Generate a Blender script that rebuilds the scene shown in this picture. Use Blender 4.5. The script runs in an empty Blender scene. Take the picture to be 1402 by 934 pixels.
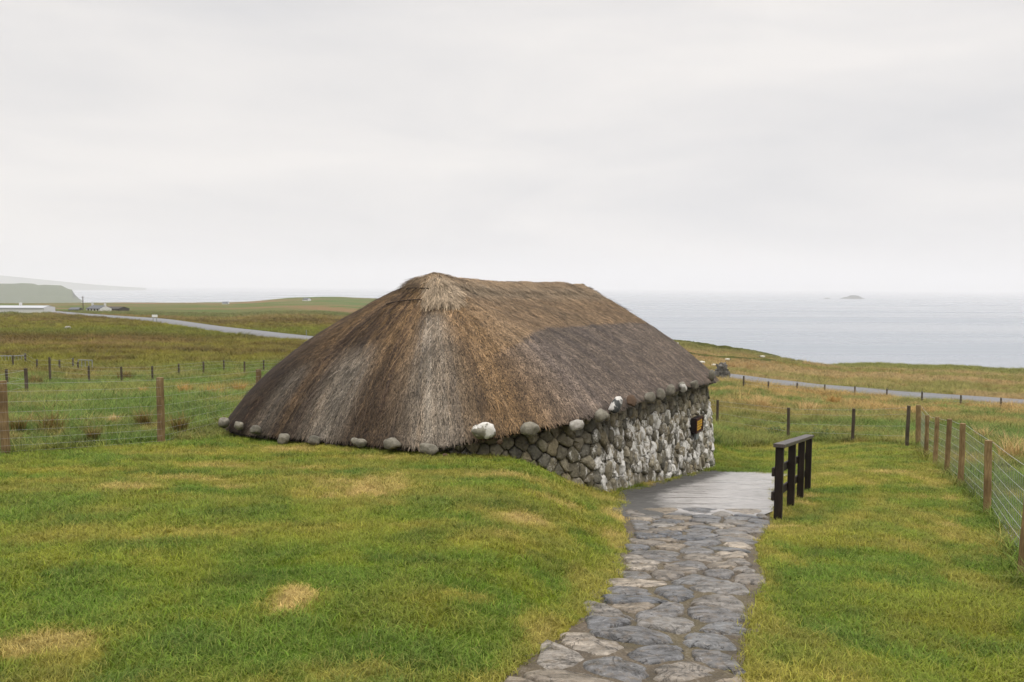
import bpy, bmesh, math, random
import numpy as np
from mathutils import Vector, Matrix

random.seed(7)
rng = np.random.default_rng(11)
S = bpy.context.scene
COL = S.collection

# ------------------------------------------------------------------ camera, light, exposure
EYE = 1.75
FPX = 1402 * 28.0 / 36.0                    # focal length in photograph pixels
PITCH, ROLL = math.radians(3.91), math.radians(0.33)
cam_d = bpy.data.cameras.new('camera')
cam = bpy.data.objects.new('camera', cam_d)
COL.objects.link(cam)
cam_d.lens, cam_d.sensor_width = 28.0, 36.0
cam_d.clip_start, cam_d.clip_end = 0.1, 80000
CAMR = Matrix.Rotation(math.pi / 2 - PITCH, 3, 'X') @ Matrix.Rotation(ROLL, 3, 'Z')
cam.matrix_world = Matrix.Translation((0, 0, EYE)) @ CAMR.to_4x4()
S.camera = cam

SUN_EL, SUN_AZ = math.radians(58), math.radians(150)     # azimuth clockwise from +Y
world = bpy.data.worlds.new('World')
S.world = world
world.use_nodes = True
wt = world.node_tree
wt.nodes.clear()
def wn(t, **k):
    n = wt.nodes.new(t)
    for a, b in k.items():
        setattr(n, a, b)
    return n
wl = wt.links.new
sky = wn('ShaderNodeTexSky', sky_type='NISHITA')
sky.sun_disc = False
sky.sun_elevation, sky.sun_rotation = SUN_EL, SUN_AZ
sky.air_density, sky.dust_density = 1.0, 4.0
bg_sky = wn('ShaderNodeBackground')
bg_sky.inputs['Strength'].default_value = 0.10
wl(sky.outputs[0], bg_sky.inputs['Color'])
# overcast deck: even near the horizon, brighter towards the zenith, faint cloud bands
tc = wn('ShaderNodeTexCoord')
sep = wn('ShaderNodeSeparateXYZ')
wl(tc.outputs['Generated'], sep.inputs[0])
zen = wn('ShaderNodeMapRange', interpolation_type='SMOOTHSTEP')
for i, v in ((1, 0.38), (2, 1.0), (3, 1.0), (4, 4.1)):
    zen.inputs[i].default_value = v
wl(sep.outputs['Z'], zen.inputs[0])
mp = wn('ShaderNodeMapping')
mp.inputs['Scale'].default_value = (1.3, 1.3, 5.5)
mp.inputs['Location'].default_value = (0.35, 0.1, 0.2)
wl(tc.outputs['Generated'], mp.inputs[0])
nz = wn('ShaderNodeTexNoise')
nz.inputs['Scale'].default_value = 1.7
nz.inputs['Detail'].default_value = 5
nz.inputs['Roughness'].default_value = 0.48
nz.inputs['Distortion'].default_value = 0.35
wl(mp.outputs[0], nz.inputs['Vector'])
cr = wn('ShaderNodeValToRGB')
cr.color_ramp.elements[0].position, cr.color_ramp.elements[0].color = 0.32, (0.685, 0.678, 0.688, 1)
cr.color_ramp.elements[1].position, cr.color_ramp.elements[1].color = 0.66, (0.865, 0.832, 0.808, 1)
wl(nz.outputs['Fac'], cr.inputs[0])
bg_cl = wn('ShaderNodeBackground')
wl(cr.outputs[0], bg_cl.inputs['Color'])
wl(zen.outputs[0], bg_cl.inputs['Strength'])
mixw = wn('ShaderNodeMixShader')
mixw.inputs[0].default_value = 0.94
wl(bg_sky.outputs[0], mixw.inputs[1])
wl(bg_cl.outputs[0], mixw.inputs[2])
wo = wn('ShaderNodeOutputWorld')
wl(mixw.outputs[0], wo.inputs['Surface'])

sun_d = bpy.data.lights.new('sun', 'SUN')
sun_d.energy, sun_d.angle, sun_d.color = 0.9, math.radians(35), (1.0, 0.95, 0.88)
sun = bpy.data.objects.new('sun', sun_d)
COL.objects.link(sun)
sd = Vector((math.sin(SUN_AZ) * math.cos(SUN_EL), math.cos(SUN_AZ) * math.cos(SUN_EL), math.sin(SUN_EL)))
sun.rotation_euler = sd.to_track_quat('Z', 'Y').to_euler()
sun.location = (0, 0, 60)

S.view_settings.view_transform = 'Standard'
S.view_settings.look = 'None'
S.view_settings.exposure = 0.12
S.view_settings.gamma = 1.0
S.render.engine = 'CYCLES'
S.cycles.use_denoising = True
S.cycles.max_bounces = 6
S.cycles.volume_bounces = 2
S.cycles.transparent_max_bounces = 4

# ------------------------------------------------------------------ helpers
def lin(r, g, b, k=1.0):
    o = []
    for c in (r, g, b):
        c /= 255.0
        c = c / 12.92 if c <= 0.04045 else ((c + 0.055) / 1.055) ** 2.4
        o.append(c * k)
    return tuple(o)

def ray(px, py):
    d = CAMR @ Vector(((px - 701) / FPX, -(py - 467) / FPX, -1.0))
    return d / d.y

def at(px, py, Y):
    d = ray(px, py)
    return Vector((d.x * Y, Y, EYE + d.z * Y))

CAMRI = np.array(CAMR.transposed())
def project(P):
    P = np.asarray(P, float).reshape(-1, 3) - np.array([0, 0, EYE])
    q = P @ CAMRI.T
    return np.stack([701 + FPX * q[:, 0] / -q[:, 2], 467 - FPX * q[:, 1] / -q[:, 2]], 1)

def _hash(ix, iy, seed):
    h = (ix.astype(np.int64) * 374761393 + iy.astype(np.int64) * 668265263 + seed * 974634777) & 0x7fffffff
    h = ((h ^ (h >> 13)) * 1274126177) & 0x7fffffff
    return ((h ^ (h >> 16)) & 0xffff) / 65535.0

def vnoise(x, y, seed=0):
    x = np.asarray(x, float); y = np.asarray(y, float)
    ix = np.floor(x); iy = np.floor(y)
    fx = x - ix; fy = y - iy
    fx = fx * fx * (3 - 2 * fx); fy = fy * fy * (3 - 2 * fy)
    a = _hash(ix, iy, seed); b = _hash(ix + 1, iy, seed)
    c = _hash(ix, iy + 1, seed); d = _hash(ix + 1, iy + 1, seed)
    return (a + (b - a) * fx) * (1 - fy) + (c + (d - c) * fx) * fy

def fbm(x, y, seed=0, octv=4, gain=0.5):
    t = 0; a = 1; n = 0
    x = np.asarray(x, float); y = np.asarray(y, float)
    for o in range(octv):
        xr = x * 0.8 - y * 0.6; yr = x * 0.6 + y * 0.8
        t = t + a * vnoise(xr + 17.3 * o, yr - 9.1 * o, seed + o); n += a
        a *= gain; x = xr * 2.03; y = yr * 2.03
    return t / n

def sstep(x, a, b):
    t = np.clip((np.asarray(x, float) - a) / (b - a), 0, 1)
    return t * t * (3 - 2 * t)

def mesh_np(name, V, F, mat=None, attrs=None, smooth=False):
    """V (n,3); F an array of equal-size faces or a list of lists."""
    me = bpy.data.meshes.new(name)
    V = np.asarray(V, np.float32)
    if isinstance(F, np.ndarray):
        k = F.shape[1]
        me.vertices.add(len(V)); me.vertices.foreach_set('co', V.ravel())
        me.loops.add(F.size); me.loops.foreach_set('vertex_index', F.astype(np.int32).ravel())
        me.polygons.add(len(F))
        me.polygons.foreach_set('loop_start', np.arange(0, F.size, k, dtype=np.int32))
        me.polygons.foreach_set('loop_total', np.full(len(F), k, np.int32))
        me.update(calc_edges=True)
    else:
        me.from_pydata([tuple(map(float, v)) for v in V], [], [tuple(map(int, f)) for f in F])
        me.update()
    for an, av in (attrs or {}).items():
        av = np.asarray(av, np.float32)
        if av.ndim == 1:
            a = me.attributes.new(an, 'FLOAT', 'POINT'); a.data.foreach_set('value', av)
        else:
            a = me.attributes.new(an, 'FLOAT_COLOR', 'POINT')
            if av.shape[1] == 3:
                av = np.concatenate([av, np.ones((len(av), 1), np.float32)], 1)
            a.data.foreach_set('color', av.ravel())
    if smooth:
        me.polygons.foreach_set('use_smooth', np.ones(len(me.polygons), bool))
    if mat:
        me.materials.append(mat)
    me.validate()
    return me

def link(name, me, parent=None):
    o = bpy.data.objects.new(name, me)
    COL.objects.link(o)
    if parent:
        o.parent = parent
    return o

def tag(o, label=None, cat=None, group=None, kind=None):
    if label: o['label'] = label
    if cat: o['category'] = cat
    if group: o['group'] = group
    if kind: o['kind'] = kind
    return o

def thing(name, label, cat, loc=(0, 0, 0), rz=0, group=None):
    o = bpy.data.objects.new(name, None)
    COL.objects.link(o)
    o.empty_display_size = 0.1
    o.location = loc; o.rotation_euler = (0, 0, rz)
    return tag(o, label, cat, group)

class MB:
    """collects simple shapes into one mesh"""
    def __init__(s): s.v = []; s.f = []
    def add(s, V, F):
        b = len(s.v); s.v += [tuple(p) for p in V]; s.f += [[i + b for i in f] for f in F]
    def box(s, c, d, R=None, taper=1.0):
        pts = []
        for z in (-1, 1):
            k = taper if z > 0 else 1
            for x, y in ((-1, -1), (1, -1), (1, 1), (-1, 1)):
                p = Vector((x * d[0] / 2 * k, y * d[1] / 2 * k, z * d[2] / 2))
                pts.append((R @ p if R else p) + Vector(c))
        s.add(pts, [[3, 2, 1, 0], [4, 5, 6, 7], [0, 1, 5, 4], [1, 2, 6, 5], [2, 3, 7, 6], [3, 0, 4, 7]])
    def tube(s, pts, r, n=5, cap=True):
        pts = [Vector(p) for p in pts]
        rs = r if isinstance(r, (list, tuple)) else [r] * len(pts)
        V = []
        for i, p in enumerate(pts):
            t = (pts[min(i + 1, len(pts) - 1)] - pts[max(i - 1, 0)]).normalized()
            a = t.orthogonal().normalized() if abs(t.z) > 0.9 else t.cross(Vector((0, 0, 1))).normalized()
            b = t.cross(a)
            for k in range(n):
                w = 2 * math.pi * k / n
                V.append(p + (a * math.cos(w) + b * math.sin(w)) * rs[i])
        F = []
        for i in range(len(pts) - 1):
            for k in range(n):
                F.append([i * n + k, i * n + (k + 1) % n, (i + 1) * n + (k + 1) % n, (i + 1) * n + k])
        if cap:
            F += [list(range(n))[::-1], [(len(pts) - 1) * n + k for k in range(n)]]
        s.add(V, F)
    def build(s, name, mat, parent=None, smooth=False):
        me = bpy.data.meshes.new(name)
        me.from_pydata([tuple(p) for p in s.v], [], s.f)
        bm = bmesh.new(); bm.from_mesh(me)
        bmesh.ops.recalc_face_normals(bm, faces=bm.faces)
        bm.to_mesh(me); bm.free()
        if smooth:
            me.polygons.foreach_set('use_smooth', np.ones(len(me.polygons), bool))
        me.materials.append(mat)
        return link(name, me, parent)

# ------------------------------------------------------------------ materials
class NT:
    def __init__(s, name):
        s.m = bpy.data.materials.new(name); s.m.use_nodes = True
        s.t = s.m.node_tree; s.t.nodes.clear()
        s.out = s.n('ShaderNodeOutputMaterial')
    def n(s, t, **k):
        o = s.t.nodes.new(t)
        for a, b in k.items(): setattr(o, a, b)
        return o
    def l(s, a, b): s.t.links.new(a, b)
    def val(s, x, sock):
        if hasattr(x, 'is_linked') or isinstance(x, bpy.types.NodeSocket): s.l(x, sock)
        else: sock.default_value = x
    def noise(s, scale, detail=4, rough=0.55, vec=None, dist=0.0):
        o = s.n('ShaderNodeTexNoise')
        o.inputs['Scale'].default_value = scale; o.inputs['Detail'].default_value = detail
        o.inputs['Roughness'].default_value = rough; o.inputs['Distortion'].default_value = dist
        if vec is not None: s.l(vec, o.inputs['Vector'])
        return o.outputs['Fac']
    def pos(s): return s.n('ShaderNodeNewGeometry').outputs['Position']
    def objc(s): return s.n('ShaderNodeTexCoord').outputs['Object']
    def mapv(s, vec, scale=(1, 1, 1), rot=(0, 0, 0)):
        o = s.n('ShaderNodeMapping'); s.l(vec, o.inputs[0])
        o.inputs['Scale'].default_value = scale; o.inputs['Rotation'].default_value = rot
        return o.outputs[0]
    def ramp(s, fac, stops):
        o = s.n('ShaderNodeValToRGB'); s.l(fac, o.inputs[0])
        e = o.color_ramp.elements
        while len(e) < len(stops): e.new(0.5)
        for el, (p, c) in zip(e, stops):
            el.position = p
            el.color = (c, c, c, 1) if isinstance(c, (int, float)) else (*c, 1)
        return o.outputs[0]
    def mix(s, fac, a, b, mode='MIX'):
        o = s.n('ShaderNodeMix', data_type='RGBA', blend_type=mode)
        s.val(fac, o.inputs[0])
        for x, k in ((a, 6), (b, 7)):
            if isinstance(x, tuple): o.inputs[k].default_value = (*x[:3], 1)
            else: s.l(x, o.inputs[k])
        return o.outputs[2]
    def math(s, op, a, b=0.0):
        o = s.n('ShaderNodeMath', operation=op)
        s.val(a, o.inputs[0]); s.val(b, o.inputs[1])
        return o.outputs[0]
    def rng(s, x, a, b, c, d):
        o = s.n('ShaderNodeMapRange')
        s.l(x, o.inputs[0])
        for i, v in enumerate((a, b, c, d)): o.inputs[i + 1].default_value = v
        return o.outputs[0]
    def attr(s, name, kind='GEOMETRY'):
        return s.n('ShaderNodeAttribute', attribute_name=name, attribute_type=kind)
    def bump(s, h, strength=0.5, dist=0.02):
        o = s.n('ShaderNodeBump'); s.l(h, o.inputs['Height'])
        o.inputs['Strength'].default_value = strength; o.inputs['Distance'].default_value = dist
        return o.outputs[0]
    def pbr(s, col, rough=0.8, normal=None, spec=0.3, metal=0.0):
        p = s.n('ShaderNodeBsdfPrincipled')
        if isinstance(col, tuple): p.inputs['Base Color'].default_value = (*col[:3], 1)
        else: s.l(col, p.inputs['Base Color'])
        s.val(rough, p.inputs['Roughness'])
        p.inputs['Specular IOR Level'].default_value = spec
        p.inputs['Metallic'].default_value = metal
        if normal is not None: s.l(normal, p.inputs['Normal'])
        s.l(p.outputs[0], s.out.inputs['Surface'])
        return p

M = {}
def mat_ground():
    t = NT('ground')
    c = t.attr('col').outputs['Color']
    p = t.pos()
    n1 = t.noise(9.0, 6, 0.7, p); n2 = t.noise(1.3, 5, 0.65, p)
    f = t.math('MULTIPLY', t.rng(n1, 0.25, 0.75, 0.62, 1.38), t.rng(n2, 0.25, 0.75, 0.8, 1.2))
    g = t.n('ShaderNodeVectorMath', operation='SCALE'); t.l(c, g.inputs[0]); t.l(f, g.inputs['Scale'])
    hb = t.math('ADD', n1, t.math('MULTIPLY', n2, 4.0))
    t.pbr(g.outputs[0], 0.95, t.bump(hb, 0.7, 0.12), 0.04)
    return t.m
M['ground'] = mat_ground()

def mat_blade(name, trans=0.3, var=0.5, rough=0.6):
    t = NT(name)
    c = t.attr('col', 'INSTANCER').outputs['Color']
    rnd = t.n('ShaderNodeObjectInfo').outputs['Random']
    tip = t.attr('tip').outputs['Fac']
    bl = t.attr('blade').outputs['Fac']
    f = t.math('MULTIPLY', t.rng(rnd, 0, 1, 1 - var * 0.6, 1 + var * 0.6), t.rng(bl, 0, 1, 1 - var, 1 + var))
    g = t.n('ShaderNodeVectorMath', operation='SCALE'); t.l(c, g.inputs[0]); t.l(f, g.inputs['Scale'])
    # a share of the blades in every tuft has gone to straw, tips bleach a little
    c2 = t.mix(t.math('MULTIPLY', t.math('GREATER_THAN', bl, 0.9), 0.45), g.outputs[0], lin(178, 158, 96, 0.62))
    c3 = t.mix(t.math('MULTIPLY', tip, 0.22), c2, lin(176, 170, 110, 0.6))
    d = t.n('ShaderNodeBsdfPrincipled'); t.l(c3, d.inputs['Base Color'])
    d.inputs['Roughness'].default_value = rough; d.inputs['Specular IOR Level'].default_value = 0.12
    tr = t.n('ShaderNodeBsdfTranslucent'); t.l(c3, tr.inputs[0])
    mx = t.n('ShaderNodeMixShader'); mx.inputs[0].default_value = trans
    t.l(d.outputs[0], mx.inputs[1]); t.l(tr.outputs[0], mx.inputs[2])
    t.l(mx.outputs[0], t.out.inputs['Surface'])
    return t.m
M['blade'] = mat_blade('grass_blade')
M['rush'] = mat_blade('rush_blade', 0.2, 0.45)

def mat_tuft(name, c0, c1):
    """blades of a single plant: colour by blade"""
    t = NT(name)
    bl = t.attr('blade').outputs['Fac']; tip = t.attr('tip').outputs['Fac']
    c = t.ramp(bl, [(0.0, c0), (1.0, c1)])
    c = t.mix(t.math('MULTIPLY', tip, 0.3), c, lin(180, 150, 95, 0.6))
    d = t.n('ShaderNodeBsdfPrincipled'); t.l(c, d.inputs['Base Color'])
    d.inputs['Roughness'].default_value = 0.65; d.inputs['Specular IOR Level'].default_value = 0.2
    tr = t.n('ShaderNodeBsdfTranslucent'); t.l(c, tr.inputs[0])
    mx = t.n('ShaderNodeMixShader'); mx.inputs[0].default_value = 0.22
    t.l(d.outputs[0], mx.inputs[1]); t.l(tr.outputs[0], mx.inputs[2])
    t.l(mx.outputs[0], t.out.inputs['Surface'])
    return t.m
M['tuft_rush'] = mat_tuft('rush_green_brown', lin(62, 80, 36, 0.8), lin(150, 118, 62, 0.8))
M['tuft_orange'] = mat_tuft('tuft_orange', lin(170, 132, 66, 0.85), lin(196, 150, 86, 0.85))
M['tuft_pale'] = mat_tuft('tuft_pale', lin(190, 160, 104, 0.9), lin(214, 184, 132, 0.9))
M['weed'] = mat_tuft('leafy_weed', lin(62, 92, 42, 0.6), lin(92, 118, 58, 0.6))

def mat_straw():
    t = NT('thatch')
    c = t.attr('col').outputs['Color']
    p = t.pos()
    n = t.noise(40, 3, 0.6, p); n2 = t.noise(1.6, 5, 0.6, p)
    f = t.math('MULTIPLY', t.rng(n, 0.25, 0.75, 0.72, 1.28), t.rng(n2, 0.3, 0.7, 0.84, 1.16))
    g = t.n('ShaderNodeVectorMath', operation='SCALE'); t.l(c, g.inputs[0]); t.l(f, g.inputs['Scale'])
    t.pbr(g.outputs[0], 0.75, t.bump(n, 0.4, 0.01), 0.25)
    return t.m
M['thatch'] = mat_straw()

def mat_wallstone():
    t = NT('rubble_stone')
    c = t.attr('col').outputs['Color']; wash = t.attr('wash').outputs['Fac']
    p = t.objc()
    n = t.noise(14, 6, 0.65, p); n2 = t.noise(45, 4, 0.6, p)
    c = t.mix(t.rng(n, 0.3, 0.7, 0, 1), t.mix(1.0, c, (0.55, 0.52, 0.47), 'MULTIPLY'), t.mix(1.0, c, (1.25, 1.22, 1.15), 'MULTIPLY'))
    li = t.noise(23, 4, 0.7, p)                                       # lichen
    c = t.mix(t.rng(li, 0.62, 0.72, 0, 0.55), c, lin(168, 160, 122, 0.6))
    fl = t.noise(5.5, 7, 0.72, t.mapv(p, (1.7, 1.7, 0.6)))
    fl2 = t.noise(38, 5, 0.75, t.mapv(p, (1.7, 1.7, 0.6)))
    k = t.math('ADD', wash, t.math('SUBTRACT', t.math('MULTIPLY', fl, 2.2), 1.1))
    k = t.math('ADD', k, t.math('MULTIPLY', t.math('SUBTRACT', fl2, 0.5), 1.1))
    k = t.rng(k, 0.44, 0.66, 0, 0.96)
    wc = t.mix(n2, lin(206, 202, 193, 0.75), lin(238, 236, 230, 0.82))
    c = t.mix(k, c, wc)
    hb = t.math('ADD', t.math('MULTIPLY', n, 2.0), n2)
    t.pbr(c, 0.85, t.bump(hb, 0.6, 0.02), 0.25)
    return t.m
M['wallstone'] = mat_wallstone()

def mat_stone(name, c0, c1, c2, rough=0.8, white=0.0, scale=12):
    t = NT(name)
    p = t.objc()
    rnd = t.n('ShaderNodeObjectInfo').outputs['Random']
    off = t.n('ShaderNodeVectorMath', operation='ADD'); t.l(p, off.inputs[0])
    cb = t.n('ShaderNodeCombineXYZ'); t.l(t.math('MULTIPLY', rnd, 37.0), cb.inputs[0]); t.l(cb.outputs[0], off.inputs[1])
    n = t.noise(scale, 7, 0.68, off.outputs[0]); n2 = t.noise(scale * 5, 4, 0.7, off.outputs[0])
    c = t.ramp(n, [(0.25, c0), (0.52, c1), (0.78, c2)])
    c = t.mix(t.rng(n2, 0.62, 0.75, 0, 0.6), c, (c0[0] * 0.45, c0[1] * 0.45, c0[2] * 0.45))
    if white:
        w = t.noise(scale * 0.55, 4, 0.6, off.outputs[0])
        c = t.mix(t.rng(w, 0.5 - white * 0.2, 0.56 - white * 0.2, 0, 1), c, lin(222, 218, 210, 0.7))
    f = t.rng(rnd, 0, 1, 0.78, 1.2)
    g = t.n('ShaderNodeVectorMath', operation='SCALE'); t.l(c, g.inputs[0]); t.l(f, g.inputs['Scale'])
    hb = t.math('ADD', t.math('MULTIPLY', n, 2.0), n2)
    t.pbr(g.outputs[0], rough, t.bump(hb, 0.5, 0.02), 0.35)
    return t.m
K = 0.55
M['weight'] = mat_stone('lichened_stone', lin(92, 88, 76, K), lin(142, 136, 120, K), lin(182, 175, 156, K))
M['weight_pale'] = mat_stone('pale_lichened_stone', lin(112, 108, 94, K), lin(156, 151, 134, K), lin(190, 184, 168, K), white=0.02)
M['weight_dark'] = mat_stone('dark_grey_stone', lin(50, 52, 52, K), lin(78, 80, 78, K), lin(112, 110, 102, K), white=0.15)
M['weight_brown'] = mat_stone('brown_stone', lin(100, 78, 58, K), lin(128, 102, 80, K), lin(150, 126, 102, K))
M['quartz'] = mat_stone('white_quartz', lin(120, 112, 98, 0.55), lin(196, 190, 178, 0.62), lin(222, 218, 210, 0.68))
M['ruin'] = mat_stone('grey_field_stone', lin(96, 94, 88, K), lin(136, 132, 124, K), lin(168, 162, 152, K), scale=5)

def mat_flag():
    t = NT('wet_flagstone')
    p = t.objc()
    rnd = t.n('ShaderNodeObjectInfo').outputs['Random']
    cb = t.n('ShaderNodeCombineXYZ'); t.l(t.math('MULTIPLY', rnd, 53.0), cb.inputs[2])
    off = t.n('ShaderNodeVectorMath', operation='ADD'); t.l(p, off.inputs[0]); t.l(cb.outputs[0], off.inputs[1])
    n = t.noise(7, 7, 0.68, t.mapv(off.outputs[0], (1, 1.8, 1))); n2 = t.noise(60, 4, 0.7, off.outputs[0])
    hue = t.ramp(rnd, [(0.0, lin(136, 134, 132, 0.55)), (0.3, lin(112, 116, 122, 0.55)), (0.55, lin(158, 144, 124, 0.55)),
                       (0.8, lin(128, 130, 132, 0.55)), (1.0, lin(190, 176, 156, 0.58))])
    c = t.mix(t.rng(n, 0.37, 0.64, 0, 1), t.mix(1.0, hue, (0.40, 0.39, 0.37), 'MULTIPLY'), t.mix(1.0, hue, (1.6, 1.58, 1.55), 'MULTIPLY'))
    vo = t.n('ShaderNodeTexVoronoi'); t.l(off.outputs[0], vo.inputs['Vector']); vo.inputs['Scale'].default_value = 17
    pit = t.rng(vo.outputs['Distance'], 0.05, 0.16, 1, 0)
    pit = t.math('MULTIPLY', pit, t.rng(t.noise(4, 2, 0.5, off.outputs[0]), 0.44, 0.54, 0, 1))
    ck = t.noise(3.2, 6, 0.6, off.outputs[0], 1.2)
    crack = t.rng(t.math('ABSOLUTE', t.math('SUBTRACT', ck, 0.5)), 0.0, 0.012, 0.75, 0)
    pit = t.math('MAXIMUM', pit, crack)
    c = t.mix(pit, c, (0.03, 0.028, 0.026))
    li = t.noise(15, 5, 0.7, off.outputs[0])
    sp_ = t.noise(48, 3, 0.6, off.outputs[0])
    c = t.mix(t.rng(li, 0.5, 0.64, 0, 0.6), c, lin(136, 118, 92, 0.52))
    c = t.mix(t.rng(sp_, 0.6, 0.72, 0, 0.55), c, lin(206, 200, 190, 0.6))
    c = t.mix(t.rng(sp_, 0.28, 0.38, 0.6, 0), c, (0.03, 0.028, 0.025))
    rough = t.rng(n, 0.3, 0.7, 0.22, 0.5)
    hb = t.math('SUBTRACT', t.math('ADD', t.math('MULTIPLY', n, 2.5), t.math('MULTIPLY', n2, 0.7)), pit)
    t.pbr(c, rough, t.bump(hb, 0.75, 0.02), 0.45)
    return t.m
M['flag'] = mat_flag()

def mat_bed():
    t = NT('path_earth')
    p = t.pos()
    n = t.noise(5, 6, 0.65, p); n2 = t.noise(38, 5, 0.7, p); n3 = t.noise(1.1, 3, 0.5, p)
    c = t.ramp(n, [(0.28, lin(70, 60, 46, 0.5)), (0.5, lin(112, 98, 78, 0.5)), (0.75, lin(146, 132, 110, 0.5))])
    c = t.mix(t.rng(n3, 0.45, 0.62, 0, 0.5), c, lin(122, 112, 70, 0.45))
    vo = t.n('ShaderNodeTexVoronoi'); t.l(p, vo.inputs['Vector']); vo.inputs['Scale'].default_value = 42
    c = t.mix(t.math('MULTIPLY', t.rng(vo.outputs['Distance'], 0.1, 0.45, 0.7, 0), t.rng(n, 0.4, 0.6, 0, 1)), c, lin(170, 160, 144, 0.55))
    c = t.mix(t.rng(n2, 0.3, 0.44, 0.7, 0), c, lin(58, 48, 36, 0.5))
    hb = t.math('SUBTRACT', t.math('ADD', n, n2), vo.outputs['Distance'])
    t.pbr(c, t.rng(n, 0.3, 0.7, 0.5, 0.9), t.bump(hb, 0.8, 0.02), 0.35)
    return t.m
M['bed'] = mat_bed()

def mat_apron():
    t = NT('wet_concrete')
    p = t.pos()
    st = t.noise(1.0, 6, 0.62, t.mapv(p, (1.0, 7.0, 1.0), (0, 0, math.radians(4))))
    n = t.noise(6, 6, 0.65, p); n2 = t.noise(70, 4, 0.7, p); big = t.attr('gravel').outputs['Fac']
    c = t.ramp(n, [(0.25, lin(150, 146, 142, 0.65)), (0.55, lin(186, 182, 178, 0.68)), (0.8, lin(204, 200, 196, 0.7))])
    k = t.math('ADD', big, t.math('MULTIPLY', t.math('SUBTRACT', n, 0.5), 1.1))
    k = t.rng(k, 0.35, 0.65, 0, 1)
    c = t.mix(k, c, lin(98, 96, 90, 0.42))
    r = t.math('ADD', t.rng(st, 0.36, 0.62, 0.2, 0.55), t.math('MULTIPLY', k, 0.3))
    c = t.mix(t.rng(st, 0.35, 0.6, 0.45, 0), c, lin(70, 68, 66, 0.5))
    hb = t.math('ADD', t.math('MULTIPLY', n2, t.rng(k, 0, 1, 0.4, 1.6)), t.math('MULTIPLY', st, 0.7))
    t.pbr(c, r, t.bump(hb, 0.35, 0.012), 0.55)
    return t.m
M['apron'] = mat_apron()

def mat_wood(name, c0, c1, rough=0.8, green=0.0):
    t = NT(name)
    p = t.objc()
    rnd = t.n('ShaderNodeObjectInfo').outputs['Random']
    cb = t.n('ShaderNodeCombineXYZ'); t.l(t.math('MULTIPLY', rnd, 19.0), cb.inputs[2])
    off = t.n('ShaderNodeVectorMath', operation='ADD'); t.l(p, off.inputs[0]); t.l(cb.outputs[0], off.inputs[1])
    n = t.noise(22, 5, 0.6, t.mapv(off.outputs[0], (3, 3, 0.35)), 0.3); n2 = t.noise(3.5, 3, 0.5, off.outputs[0])
    c = t.ramp(n, [(0.3, c0), (0.7, c1)])
    c = t.mix(t.rng(n2, 0.4, 0.65, 0, 0.55), c, (c0[0] * 0.55, c0[1] * 0.52, c0[2] * 0.5))
    f = t.rng(rnd, 0, 1, 0.8, 1.15)
    g = t.n('ShaderNodeVectorMath', operation='SCALE'); t.l(c, g.inputs[0]); t.l(f, g.inputs['Scale'])
    t.pbr(g.outputs[0], rough, t.bump(n, 0.4, 0.006), 0.3)
    return t.m
M['post'] = mat_wood('fence_timber', lin(124, 100, 64, 0.6), lin(176, 148, 104, 0.66))
M['post_old'] = mat_wood('weathered_timber', lin(92, 80, 66, 0.5), lin(128, 114, 96, 0.5))
M['dark_timber'] = mat_wood('dark_stained_timber', lin(34, 25, 22, 0.55), lin(58, 44, 38, 0.6), 0.55)
M['cap_timber'] = mat_wood('wet_rail_cap', lin(84, 74, 70, 0.5), lin(120, 108, 104, 0.5), 0.45)

def mat_plain(name, c, rough=0.7, metal=0.0, var=0.15, scale=8, spec=0.3):
    t = NT(name)
    n = t.noise(scale, 5, 0.6, t.objc())
    cc = t.mix(n, tuple(x * (1 - var) for x in c), tuple(min(1, x * (1 + var)) for x in c))
    t.pbr(cc, rough, None, spec, metal)
    return t.m
M['wire'] = mat_plain('galvanised_wire', lin(176, 178, 178, 0.7), 0.45, 0.3)
M['steel'] = mat_plain('galvanised_steel', lin(150, 155, 158, 0.7), 0.5, 0.3)
M['rope'] = mat_plain('dark_rope', lin(58, 46, 38, 0.6), 0.9)
M['sign_board'] = mat_plain('brown_sign_board', lin(70, 34, 24, 0.6), 0.6)
M['sign_side'] = mat_plain('dark_sign_side', lin(34, 22, 20, 0.6), 0.7)
M['sign_yellow'] = mat_plain('yellow_sign_paint', lin(206, 160, 48, 0.75), 0.6)
M['white_render'] = mat_plain('white_render', lin(232, 232, 230, 0.7), 0.8, 0, 0.05)
M['slate'] = mat_plain('slate_roof', lin(96, 100, 106, 0.6), 0.6, 0, 0.15, 2)
M['pale_roof'] = mat_plain('pale_sheet_roof', lin(200, 203, 207, 0.62), 0.6, 0, 0.08, 1)
M['dark_shed'] = mat_plain('dark_barn', lin(78, 72, 66, 0.55), 0.8, 0, 0.2, 1)
M['glass'] = mat_plain('window_glass', lin(40, 44, 50), 0.15, 0, 0.1)
M['fleece'] = mat_plain('fleece', lin(226, 222, 208, 0.72), 0.95, 0, 0.08, 12)
M['sheep_face'] = mat_plain('sheep_face', lin(60, 54, 48, 0.6), 0.8)
M['road_white'] = mat_plain('white_board', lin(236, 238, 238, 0.85), 0.5, 0, 0.04)

def mat_road():
    t = NT('road_asphalt')
    p = t.pos()
    n = t.noise(0.35, 4, 0.6, p)
    c = t.mix(n, lin(132, 134, 138, 0.3), lin(154, 155, 157, 0.34))
    t.pbr(c, 0.46, t.bump(t.noise(3, 4, 0.6, p), 0.15, 0.02), 0.5)
    return t.m
M['road'] = mat_road()

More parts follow.
